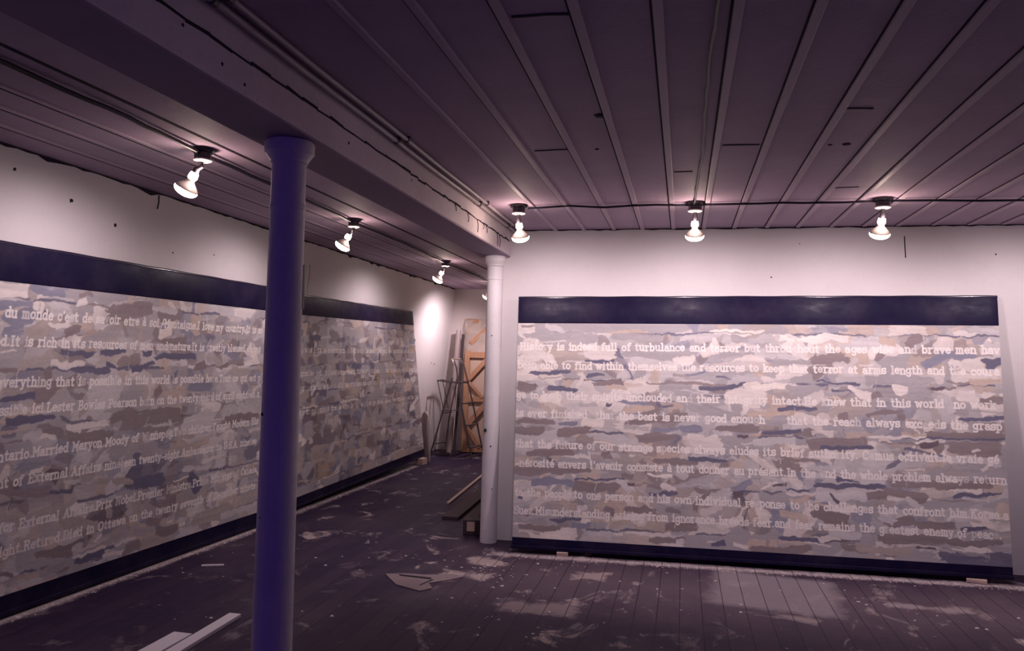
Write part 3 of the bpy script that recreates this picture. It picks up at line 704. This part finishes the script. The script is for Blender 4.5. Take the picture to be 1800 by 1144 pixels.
# main brush marks: start and end in cm from the lower left of the painted field, width in cm, colour
def marks(txt): return [tuple(float(x)/100 for x in e.split()[:5])+(e.split()[5],) for e in txt.split(';')]
HAND3 = '''11 132 42 134 3.0 slate;55 143 79 144 2.6 slate;95 147 113 148 1.2 slate;60 131 71 132 3.3 slate;27 120 50 119 3.4 slate;64 124 88 126 4.7 taupe;1 122 16 120 8.5 taupe;139 133 154 135 2.6 blue;149 122 184 127 3.5 slate;161 132 172 131 1.4 slate;1 92 30 93 4.7 taupe;35 91 51 92 3.3 blue;0 84 24 85 6.5 taupe;36 84 62 87 7.0 taupe;87 93 137 100 5.8 taupe;133 91 147 90 4.6 blue;159 91 190 93 6.2 taupe;100 82 128 84 5.7 taupe;112 88 130 90 3.4 blue;85 110 110 108 2.9 blue;74 108 77 108 2.9 slate;8 163 44 164 5.6 grey;78 164 117 163 5.4 grey;47 162 65 163 7.3 grey;88 150 143 146 7.1 grey;175 163 185 163 5.9 grey;163 150 180 150 3.5 grey;54 152 82 149 10.9 light;151 150 163 159 8.2 light;8 141 19 159 2.5 light;6 151 32 143 7.4 light;50 120 55 128 3.6 light;182 125 194 124 5.7 cream;169 119 194 115 12.5 light;138 84 161 82 6.8 light;180 147 196 147 5.8 light;73 121 89 121 3.5 beige;88 103 110 106 4.7 beige;161 169 195 169 2.1 cream;76 167 106 168 2.2 beige;149 108 177 101 6.8 grey;129 145 143 145 7.1 light;85 77 98 79 2.3 pale;222 162 242 163 6.0 cream;242 166 259 163 4.8 light;301 159 314 165 6.4 taupe;280 148 283 151 3.5 taupe;315 145 333 154 6.3 blue;333 150 348 152 4.6 blue;354 145 366 149 6.8 slate;330 146 340 144 4.6 light;234 145 259 147 4.7 taupe;202 144 232 146 4.8 grey;235 130 265 129 1.6 slate;187 123 214 126 4.7 cream;215 122 234 126 5.9 grey;248 124 259 123 2.3 slate;260 126 274 118 5.8 light;241 120 258 122 3.5 grey;275 119 282 121 4.6 taupe;301 121 313 127 12.6 grey;292 124 301 124 6.9 light;318 127 326 127 2.3 dark;337 129 360 129 1.4 slate;344 131 365 133 4.5 beige;271 131 319 133 5.8 grey;207 108 232 109 3.5 slate;240 108 246 114 5.8 grey;253 103 257 104 4.6 taupe;294 103 298 103 5.7 taupe;270 105 296 108 3.4 taupe;335 103 365 106 2.8 slate;349 118 366 119 4.5 taupe;195 89 223 91 2.9 slate;237 94 268 94 4.6 grey;311 92 365 93 5.6 taupe;296 91 312 91 2.2 beige;228 84 271 86 4.6 taupe;195 96 213 101 7.0 grey;335 121 345 121 6.8 light;186 103 214 105 3.5 beige;323 122 330 109 9.0 pale;283 164 294 161 7.0 beige;12 66 47 70 7.0 taupe;64 82 99 79 6.9 pale;100 81 126 83 6.9 taupe;139 83 162 78 10.2 light;112 65 145 65 5.1 taupe;138 68 167 67 3.9 slate;71 67 77 68 5.7 taupe;60 68 62 60 1.1 light;1 52 64 55 5.8 taupe;88 51 93 52 4.0 taupe;49 47 87 49 1.6 slate;47 42 83 42 7.9 taupe;17 44 46 45 5.7 blue;83 47 94 40 4.5 pale;92 46 96 46 2.2 dark;109 39 128 41 2.8 slate;119 45 128 44 4.5 light;140 36 172 41 9.9 pale;141 27 152 43 3.8 taupe;5 31 7 36 2.3 slate;7 32 13 34 6.9 light;75 26 81 23 4.5 taupe;89 26 112 26 4.4 taupe;123 28 132 25 4.4 taupe;34 15 57 16 2.2 slate;48 11 62 12 3.9 blue;7 7 37 9 4.5 taupe;120 14 144 16 6.0 taupe;91 8 124 9 2.7 light;109 4 128 4 4.9 taupe;129 7 137 7 2.2 taupe;182 34 181 17 1 dark;180 34 184 32 3.3 taupe;173 4 181 3 3.2 light;155 3 166 4 3.8 slate;177 86 184 86 2.2 dark;228 82 271 84 7.4 taupe;236 80 275 80 2.8 slate;309 83 321 85 4.5 dark;318 79 323 84 4.5 taupe;328 83 362 83 9.9 taupe;344 81 349 82 2.2 light;297 89 365 90 2.0 slate;189 82 219 84 5.8 pale;274 89 310 90 1.7 light;233 51 281 52 3.9 slate;247 56 262 55 2.2 slate;281 50 309 45 5.5 taupe;270 45 283 47 5.0 taupe;287 54 361 57 5.5 taupe;330 48 360 51 2.7 slate;202 50 210 50 2.8 dark;194 48 204 52 2.3 light;212 47 227 47 1.6 slate;234 42 268 45 6.7 pale;242 45 249 40 2.2 dark;230 32 257 24 10.0 taupe;282 24 303 30 7.6 taupe;303 26 329 26 6.5 taupe;334 24 351 26 3.2 slate;278 33 287 26 6.6 pale;299 43 309 36 4.4 pale;331 30 343 36 6.5 pale;206 11 234 11 3.3 slate;239 10 261 12 1.1 dark;250 7 267 6 5.5 taupe;184 0 225 4 6.6 taupe;277 15 322 15 6.5 taupe;324 15 360 16 4.3 taupe;302 9 316 9 1.5 dark;280 3 292 4 3.8 taupe;262 7 297 6 6.5 warm;326 4 350 5 3.2 slate;241 18 260 15 6.6 pale'''
HAND1 = '''112 163 131 166 3.9 blue;115 150 127 152 6.9 blue;130 175 155 173 6.2 blue;165 174 176 175 3.3 taupe;190 163 229 169 10.6 taupe;237 163 262 166 7.6 taupe;233 169 256 167 3.8 pale;163 168 171 170 4.3 light;131 148 154 157 8.2 warm;158 149 167 153 6.5 taupe;157 137 182 138 3.3 slate;188 138 206 139 3.5 slate;227 138 235 138 3.7 slate;244 146 269 148 5.2 taupe;238 135 283 137 4.5 slate;150 131 174 131 3.8 light;115 139 124 139 1.5 light;127 131 137 132 5.1 warm;146 128 152 121 6.3 taupe;166 127 195 127 3.9 slate;195 131 201 129 3.5 slate;218 126 236 131 4.3 slate;280 113 308 114 8.3 blue;315 128 325 129 4.3 taupe;350 130 366 132 4.6 light;255 132 267 132 2.6 pale;284 128 294 130 6.8 taupe;243 109 248 113 6.4 taupe;143 111 154 117 8.4 taupe;119 112 142 113 4.1 slate;240 96 254 95 3.8 dark;202 93 222 99 7.2 taupe;223 92 272 94 10.2 taupe;300 86 309 90 8.4 slate;326 84 374 85 7.5 taupe;168 94 202 93 2.3 light;128 99 157 99 4.2 slate;111 170 128 171 4.9 light;133 165 141 164 5.1 light;146 154 159 155 3.2 light;167 93 201 91 2.8 light;138 89 149 88 6.5 pale;168 86 204 84 7.0 taupe;276 85 310 88 11.9 pale;126 60 159 55 5.2 taupe;161 54 178 52 2.7 slate;231 48 259 48 9.5 slate;197 55 228 51 4.5 warm;205 48 211 50 7.4 pale;278 52 310 48 3.4 pale;286 46 301 32 10.3 slate;128 47 143 40 7.7 warm;167 46 181 27 8.3 warm;180 34 201 23 7.2 warm;157 19 181 15 6.9 taupe;185 8 211 6 7.3 slate;182 10 210 11 2.2 light;147 4 162 2 3.4 pale;211 5 225 3 3.0 light;227 4 243 5 6.3 taupe;243 5 275 2 6.5 warm;265 9 286 10 2.5 light;255 10 279 8 6.6 taupe;298 10 346 10 10.8 warm;331 7 377 8 5.6 pale;133 13 142 10 2.6 taupe'''
painting('long text painting on the right wall, bright under three lamps', P3, .042, .892, ROWS3, 11, .003, W_BRIGHT, marks(HAND3), .041)

P1 = Patch((-3.80, 2.3, .015), (-3.605, 6.35, .015), (-3.55, 2.3, 2.093), (-3.55, 6.35, 2.107))
ROWS1 = [
 ("du monde c'est de savoir etre à soi./Montaigne.I love my country.It is so", 0.285, 0.8101, 0.9221, 0.8057),
 ('od.It is rich in its resources of men and nature.It is greatly blessed among', 0.275, 0.7357, 0.9181, 0.7277),
 ('everything that is possible in this world is possible here.Tout ce qui est p', 0.2864, 0.6264, 0.9253, 0.6096),
 ('ssible ici.Lester Bowles Pearson born on the twenty third of april eighteen n', 0.2944, 0.5529, 0.925, 0.5424),
 ('ntario.Married Maryon Moody of Winnepeg.Two children.Taught Modern His', 0.3016, 0.4292, 0.9274, 0.4312),
 ('nt of External Affairs nineteen twenty-eight.Ambassador to U.S.A. ninetee', 0.3068, 0.3573, 0.9258, 0.3494),
 ('for External Affairs.Prix Nobel.Premier Ministre.Prime Minister of Canada', 0.3172, 0.2346, 0.9327, 0.2314),
 ('ight.Retired.Died in Ottawa on the twenty seventh of December ninete', 0.3219, 0.1689, 0.9325, 0.1633)]
painting('long text painting on the left wall, nearest the viewer', P1, .059, .9025, ROWS1, 23, .003, W_LEFT, marks(HAND1), .038, lip=.006)

P2 = Patch((-3.665, 6.5, .02), (-3.592, 10.518, .10), (-3.544, 6.5, 2.084), (-3.643, 10.0, 2.13))
# too small and worn to be read in the photograph: only the rhythm of the letters is kept
def worn(n, seed):
    r = random.Random(seed); t = ''
    while len(t) < n: t += ''.join(r.choice('nrtieoasuml') for _ in range(r.randint(2, 8)))+' '
    return t[:n]
ROWS2 = [(worn(86, 1), .0677, .7363, .9741, .7235), (worn(84, 2), .0711, .625, .9644, .6002),
         (worn(84, 3), .0769, .5555, .9686, .5339), (worn(82, 4), .0801, .4409, .96, .4135)]
painting('dimmer text painting on the left wall, seen just past the near column', P2, .050, .91, ROWS2, 37, .005, W_FAR, (), .036, .012, 1.0, .5, .006)

# ------------------------------------------------------------------ blocks under the paintings
def block(label, c, size, rot, m='brick', name='wooden_block'):
    bm = bmesh.new(); box(bm, (-size[0]/2, -size[1]/2, 0), (size[0]/2, size[1]/2, size[2])); bevel(bm, .004, 2)
    for v in bm.verts: v.co += Vector((rng.uniform(-.002, .002), rng.uniform(-.002, .002), 0))
    o = obj(name, bm, m); o.location = c; o.rotation_euler = (0, 0, rot)
    return tag(o, label, 'block', 'blocks propping up the paintings')
block('small pale block under the left end of the right-hand painting', (-.905, 6.055, 0), (.09, .12, .028), .1)
block('rough pale block under the right end of the right-hand painting', (2.09, 6.215, 0), (.13, .12, .026), -.3)
block('pale block on the floor at the seam of the two left paintings', (-3.60, 6.62, 0), (.10, .14, .019), .2)
block('pale block under the far end of the dimmer left painting', (-3.575, 10.35, 0), (.10, .16, .09), -.1)

# ------------------------------------------------------------------ things in the far corner
# step ladder with open frame
lad = thing('step_ladder', 'open metal step ladder with folded-out tray in the far corner', 'ladder', (-3.43, 11.4, 0))
def L_(p): return Vector(p)-Vector(lad.location)
def lpart(name, pts, r, m='metal', parent=None):
    bm = bmesh.new(); tube(bm, [L_(p) for p in pts], r, 10); return obj(name, bm, m, parent or lad, True)
apn, apf = (-3.37, 11.26, 1.36), (-3.34, 11.56, 1.36)
apn, apf = (-3.37, 11.26, 1.36), (-3.34, 11.56, 1.36)
lpart('rail', [(-3.08, 11.20, 0), (-3.27, 11.23, .80), (-3.37, 11.26, 1.36), (-3.41, 11.27, 1.46)], .013)
lpart('rail', [(-3.00, 11.62, 0), (-3.19, 11.60, .80), (-3.33, 11.56, 1.36), (-3.37, 11.56, 1.46)], .013)
lpart('leg', [(-3.74, 11.20, 0), (-3.55, 11.23, .72), (-3.43, 11.26, 1.20)], .012)
lpart('leg', [(-3.61, 11.54, 0), (-3.555, 11.55, .55), (-3.44, 11.56, 1.20)], .012)
for t in (.12, .36, .60, .84):
    a = Vector((-3.08, 11.20, 0)).lerp(Vector(apn), t); b = Vector((-3.00, 11.62, 0)).lerp(Vector(apf), t)
    bm = bmesh.new(); bar(bm, L_(a), L_(b), .07, .018); obj('tread', bm, 'metal', lad)
for t in (.16, .55):
    a = Vector((-3.74, 11.20, 0)).lerp(Vector((-3.43, 11.26, 1.20)), t); b = Vector((-3.61, 11.54, 0)).lerp(Vector((-3.44, 11.56, 1.20)), t)
    lpart('brace', [a, b], .009)
lpart('spreader', [(-3.57, 11.22, .70), (-3.27, 11.22, .72)], .007)
lpart('handle', [(-3.41, 11.27, 1.42), (-3.45, 11.29, 1.485), (-3.44, 11.42, 1.49), (-3.40, 11.54, 1.49), (-3.37, 11.56, 1.43)], .013, 'shiny')
tray = lpart('tray_frame', [(-3.66, 11.24, 1.155), (-3.43, 11.25, 1.13), (-3.27, 11.26, 1.125)], .010)
lpart('tray_bar', [(-3.66, 11.50, 1.155), (-3.43, 11.51, 1.13), (-3.27, 11.52, 1.125)], .010, parent=tray)
lpart('tray_bar', [(-3.66, 11.24, 1.155), (-3.66, 11.50, 1.155)], .010, parent=tray)
lpart('strut', [(-3.66, 11.24, 1.155), (-3.55, 11.23, .72)], .007, parent=tray)
lpart('strut', [(-3.66, 11.50, 1.155), (-3.57, 11.54, .72)], .007, parent=tray)

# wrapped panel and bare stretcher leaning against the far wall
pan = thing('wrapped_panel', 'tall panel wrapped in shiny plastic against the end wall', 'panel', (-2.95, 12.0, 0))
def pp(p): return Vector(p)-Vector(pan.location)
def ppart(name, a, b, w, t, m, up=(0,1,0)):
    bm = bmesh.new(); bar(bm, pp(a), pp(b), w, t, up); bevel(bm, .004, 2); return obj(name, bm, m, pan)
bm = bmesh.new(); hexa(bm, [pp(p) for p in ((-3.46, 11.98, .02), (-2.35, 11.98, .02), (-2.35, 12.0, .02), (-3.46, 12.0, .02), (-3.44, 12.05, 2.15), (-2.35, 12.05, 2.12), (-2.35, 12.07, 2.12), (-3.44, 12.07, 2.15))]); obj('backing', bm, 'rawcanvas', pan)
ppart('stile', (-3.42, 11.965, .02), (-3.40, 12.035, 2.14), .08, .028, 'wood')
ppart('stile', (-2.40, 11.965, .02), (-2.40, 12.035, 2.12), .08, .028, 'wood')
ppart('top_rail', (-3.44, 12.032, 2.11), (-2.36, 12.032, 2.085), .07, .028, 'wood')
ppart('corner_brace', (-3.36, 12.00, 1.74), (-3.02, 12.02, 2.06), .07, .024, 'wood')
# creased plastic over the upper part
bm = bmesh.new(); nu, nv = 26, 16; R2 = random.Random(5); gv = []
for i in range(nu+1):
    col = []
    for j in range(nv+1):
        u, v = i/nu, j/nv
        x = -3.47+1.1*u; z = 1.45+.69*v
        d = .012*math.sin(9*u+14*v)+.008*math.sin(31*u-17*v)+R2.uniform(-.006, .006)
        col.append(bm.verts.new(pp((x, 11.935+.08*(z-0)/2.15+d*.8, z))))
    gv.append(col)
for i in range(nu):
    for j in range(nv): bm.faces.new((gv[i][j], gv[i+1][j], gv[i+1][j+1], gv[i][j+1]))
M['film'] = mat('plastic_film', (.66, .56, .50), .16, .8); fb = M['film'].node_tree.nodes['Principled BSDF']; fb.inputs['Alpha'].default_value = .42
film = obj('plastic_wrap', bm, 'film', pan, True)
sm = film.modifiers.new('thickness', 'SOLIDIFY'); sm.thickness = .002

strn = thing('stretcher_frame', 'bare orange pine stretcher with corner braces leaning on the wrapped panel', 'frame', (-2.95, 11.86, 0))
def sp_(p): return Vector(p)-Vector(strn.location)
def spart(name, a, b, w, t, m='wood'):
    bm = bmesh.new(); bar(bm, sp_(a), sp_(b), w, t, (0, 1, 0)); bevel(bm, .004, 2); return obj(name, bm, m, strn)
def sy(z): return 11.84+.075*z/1.62
bm = bmesh.new(); hexa(bm, [sp_(p) for p in ((-3.42, sy(0)+.028, .01), (-2.45, sy(0)+.028, .01), (-2.45, sy(0)+.034, .01), (-3.42, sy(0)+.034, .01), (-3.42, sy(1.6)+.028, 1.6), (-2.45, sy(1.6)+.028, 1.6), (-2.45, sy(1.6)+.034, 1.6), (-3.42, sy(1.6)+.034, 1.6))]); obj('canvas_back', bm, 'rawcanvas', strn)
spart('stile', (-3.385, sy(0), .01), (-3.385, sy(1.62), 1.62), .085, .04)
spart('stile', (-2.48, sy(0), .01), (-2.48, sy(1.62), 1.62), .085, .04)
spart('top_rail', (-3.343, sy(1.56), 1.56), (-2.52, sy(1.56), 1.56), .10, .04)
spart('middle_rail', (-3.343, sy(.85), .85), (-2.52, sy(.85), .85), .08, .04)
spart('bottom_rail', (-3.343, sy(.06), .06), (-2.52, sy(.06), .06), .09, .04)
spart('brace', (-3.35, sy(1.2)-.022, 1.16), (-3.02, sy(1.54)-.022, 1.53), .075, .022)
spart('brace', (-3.36, sy(.4)-.022, .42), (-3.02, sy(.8)-.022, .82), .085, .022)
spart('brace', (-3.34, sy(1.2)-.022, 1.12), (-3.10, sy(.9)-.022, .88), .05, .022)
spart('brace', (-3.35, sy(.3)-.022, .40), (-3.12, sy(.1)-.022, .10), .075, .022)
M['rollskin'] = mat('wrapped_roll', (.40, .32, .31), .3, .6)
# rolls and poles standing in the corner
def roll(name, label, cat, a, b, r, m, endm):
    t = thing(name, label, cat, a)
    bm = bmesh.new(); d = Vector(b)-Vector(a); tube(bm, [Vector((0,0,0)) + d*i/8 for i in range(9)], [r*(1+.04*math.sin(i*2.3)) for i in range(9)], 18, False); obj('tube_wall', bm, m, t, True)
    bm = bmesh.new(); tube(bm, [d*.965, d*1.003], r*.96, 18); obj('end_cap', bm, endm, t, True)
    return t
roll('canvas_roll', 'tall pale roll wrapped in plastic in the far corner, left of the panel', 'roll', (-3.61, 11.76, 0), (-3.545, 11.93, 1.95), .042, 'rollskin', 'shiny')
roll('cardboard_tube', 'dark thin tube between the pale roll and the wrapped panel', 'tube', (-3.525, 11.76, 0), (-3.47, 11.93, 1.88), .024, 'darkwood', 'darkwood')
# bundled plastic sheet against the left wall past the dimmer painting
ps = thing('plastic_sheet', 'crumpled clear plastic sheet propped against the left wall', 'sheet', (-3.615, 10.72, 0))
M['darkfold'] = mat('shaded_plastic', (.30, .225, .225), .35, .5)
def leaf(name, dx, dy, h, w, dep, m):
    bm = bmesh.new(); rings = []; n = 20
    for j in range(19):
        t = j/18; z = h*t
        ww = w*(.28+.72*math.sin(math.pi*.5*min(1, t/.62)))*math.sqrt(max(0, 1-max(0, (t-.62)/.38)**2)) + .001
        rings.append([bm.verts.new((dx-.05*t+ww*math.cos(2*math.pi*i/n)*(1+.05*math.sin(5*i+7*t)), dy+dep*math.sin(2*math.pi*i/n)*ww/w*(1+.15*math.cos(7*i+5*t)), z)) for i in range(n)])
    for A, B in zip(rings, rings[1:]):
        for i in range(n): bm.faces.new((A[i], A[(i+1) % n], B[(i+1) % n], B[i]))
    obj(name, bm, m, ps, True)
leaf('fold', 0, 0, .73, .082, .03, 'plastic')
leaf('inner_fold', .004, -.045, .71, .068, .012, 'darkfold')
leaf('fold', -.045, -.075, .50, .032, .02, 'plastic')
leaf('fold', .055, -.05, .64, .022, .015, 'plastic')

# clutter by the ladder foot
cl = thing('wood_scrap', 'dark offcut of wood on the floor between the ladder legs', 'offcut', (-3.60, 11.36, 0), .3)
bm = bmesh.new(); box(bm, (-.09, -.05, 0), (.12, .05, .05)); bevel(bm, .006); obj('offcut', bm, 'darkwood', cl)
bm = bmesh.new(); box(bm, (-.03, -.03, .05), (.07, .05, .11)); bevel(bm, .006); obj('offcut', bm, 'darkwood', cl)

# ------------------------------------------------------------------ things on the floor
def plank(label, a, b, w, h, m='board', z=0.0, name='plank', cat='board', cut=0.0):
    a, b = Vector((*a, 0)), Vector((*b, 0)); d = (b-a).normalized(); n = Vector((-d.y, d.x, 0))*w/2
    o3 = Vector(((a+b)/2).to_tuple())
    bm = bmesh.new(); P = [a+n, a-n, b-n+d*cut, b+n]
    hexa(bm, [p-o3 for p in P]+[p-o3+Vector((0, 0, h)) for p in P]); bevel(bm, .003, 2)
    o = obj(name, bm, m); o.location = (o3.x, o3.y, z); return tag(o, label, cat)
plank('long narrow white board lying on the floor left of the near column', (-2.478, 2.6), (-2.523, 4.08), .075, .022)
plank('wider white board lying on the floor, left of the long narrow one', (-2.604, 2.5), (-2.609, 3.72), .11, .026)
plank('long dark plank on the floor left of the white column', (-2.12, 7.0), (-2.22, 9.3), .16, .03, 'darkwood')
plank('pale-edged thin batten on the floor behind the dark plank', (-2.36, 7.7), (-2.52, 9.9), .035, .02, 'tube')
plank('second dark plank on the floor, close beside the white column', (-1.93, 7.1), (-1.99, 9.2), .12, .03, 'darkwood')
bx = thing('small_crate', 'small dark box on the floor by the foot of the white column', 'box', (-1.75, 6.55, 0), .15)
bm = bmesh.new(); box(bm, (-.10, -.09, 0), (.10, .09, .13)); bevel(bm, .006); obj('case', bm, 'darkwood', bx)
bm = bmesh.new(); box(bm, (-.065, -.094, .035), (.005, -.088, .115)); obj('tape', bm, 'rawcanvas', bx)
# broken sheet of plasterboard
sb = thing('plaster_sheet', 'broken pale sheet of plasterboard flat on the floor by the dark boards', 'sheet', (-1.80, 5.08, 0))
def flat(root, pts, h, m, name):
    bm = bmesh.new(); c = Vector(root.location)
    lo = [bm.verts.new(Vector((x, y, 0))-c) for x, y in pts]; hi = [bm.verts.new(Vector((x, y, h))-c) for x, y in pts]
    bm.faces.new(lo[::-1]); bm.faces.new(hi)
    for i in range(len(pts)): bm.faces.new((lo[i], lo[(i+1) % len(pts)], hi[(i+1) % len(pts)], hi[i]))
    return obj(name, bm, m, root)
M['dusty'] = plaster('dusty_plaster', (.25, .20, .21), (.10, .07, .09), .6, .85, .3)
flat(sb, [(-2.02, 5.14), (-1.86, 4.93), (-1.66, 4.84), (-1.60, 4.92), (-1.66, 5.02), (-1.56, 5.12), (-1.47, 5.24), (-1.56, 5.27), (-1.75, 5.20), (-1.90, 5.19)],   .006, 'dusty', 'sheet')
flat(sb, [(-1.93, 5.155), (-1.90, 5.12), (-1.67, 5.10), (-1.68, 5.14)], .0072, 'seam', 'hole')
flat(sb, [(-1.665, 5.10), (-1.65, 5.10), (-1.695, 4.95), (-1.705, 4.96)], .0072, 'seam', 'crack')

def chips(name, label, spots, seed):
    R = random.Random(seed); bm = bmesh.new()
    for (x, y, s) in spots:
        n = R.randint(4, 6); a0 = R.random()*6; e = R.uniform(.45, 1)
        lo, hi = [], []
        h = s*R.uniform(.15, .45)
        for k in range(n):
            a = a0+2*math.pi*k/n; r = s*R.uniform(.6, 1.1)
            lo.append(bm.verts.new((x+r*math.cos(a), y+r*e*math.sin(a), .0))); hi.append(bm.verts.new((x+.75*r*math.cos(a), y+.75*r*e*math.sin(a), h*R.uniform(.7, 1.2))))
        bm.faces.new(hi)
        for k in range(n): bm.faces.new((lo[k], lo[(k+1) % n], hi[(k+1) % n], hi[k]))
    return tag(obj(name, bm, 'chip'), label, 'debris', None, 'stuff')
R3 = random.Random(3); spots = []
for _ in range(520):    # swept line below the right-hand painting
    u = R3.random(); x = -1.25+3.7*u; spots.append((x, 5.95+.2*u - abs(R3.gauss(0, .05)), R3.uniform(.003, .010)))
chips('plaster_crumbs', 'line of pale plaster crumbs along the foot of the right-hand painting', spots, 4)
spots = []
for _ in range(620):
    u = R3.random(); y = 2.6+3.7*u; spots.append((-3.765+.043*(y-2.6)+.01+abs(R3.gauss(0, .03)), y, R3.uniform(.003, .011)))
for _ in range(260):
    u = R3.random(); y = 6.6+3.6*u; spots.append((-3.63+.01*(y-6.6)+abs(R3.gauss(0, .03)), y, R3.uniform(.003, .010)))
chips('plaster_crumbs', 'line of pale plaster crumbs along the foot of the left wall paintings', spots, 5)
spots = []
for cx, cy, n, sd in ((-1.45, 5.55, 26, .14), (-1.3, 5.3, 16, .14), (-.7, 5.6, 18, .25), (2.1, 4.95, 14, .15), (-1.0, 4.7, 22, .25), (1.5, 5.4, 22, .35), (.1, 5.0, 24, .6), (-2.6, 4.4, 16, .5), (-2.9, 4.9, 12, .35), (-2.3, 5.6, 8, .3)):
    for _ in range(n): spots.append((cx+R3.gauss(0, sd), cy+R3.gauss(0, sd), R3.uniform(.004, .016)))
chips('plaster_crumbs', 'pale plaster chips scattered over the open floor', [s for s in spots if s[1] < 5.85 and s[0] > -3.45], 6)
plank('white stick on the floor near the left painting', (-3.34, 4.945), (-3.20, 5.005), .022, .012, 'board', 0, 'stick', 'stick')
plank('twisted white strip on the floor near the right edge', (2.33, 5.50), (2.44, 5.36), .02, .012, 'board', 0, 'stick', 'stick')
plank('pale chip of board on the floor in front of the near column', (-2.50, 4.42), (-2.44, 4.40), .02, .008, 'board', 0, 'stick', 'stick')
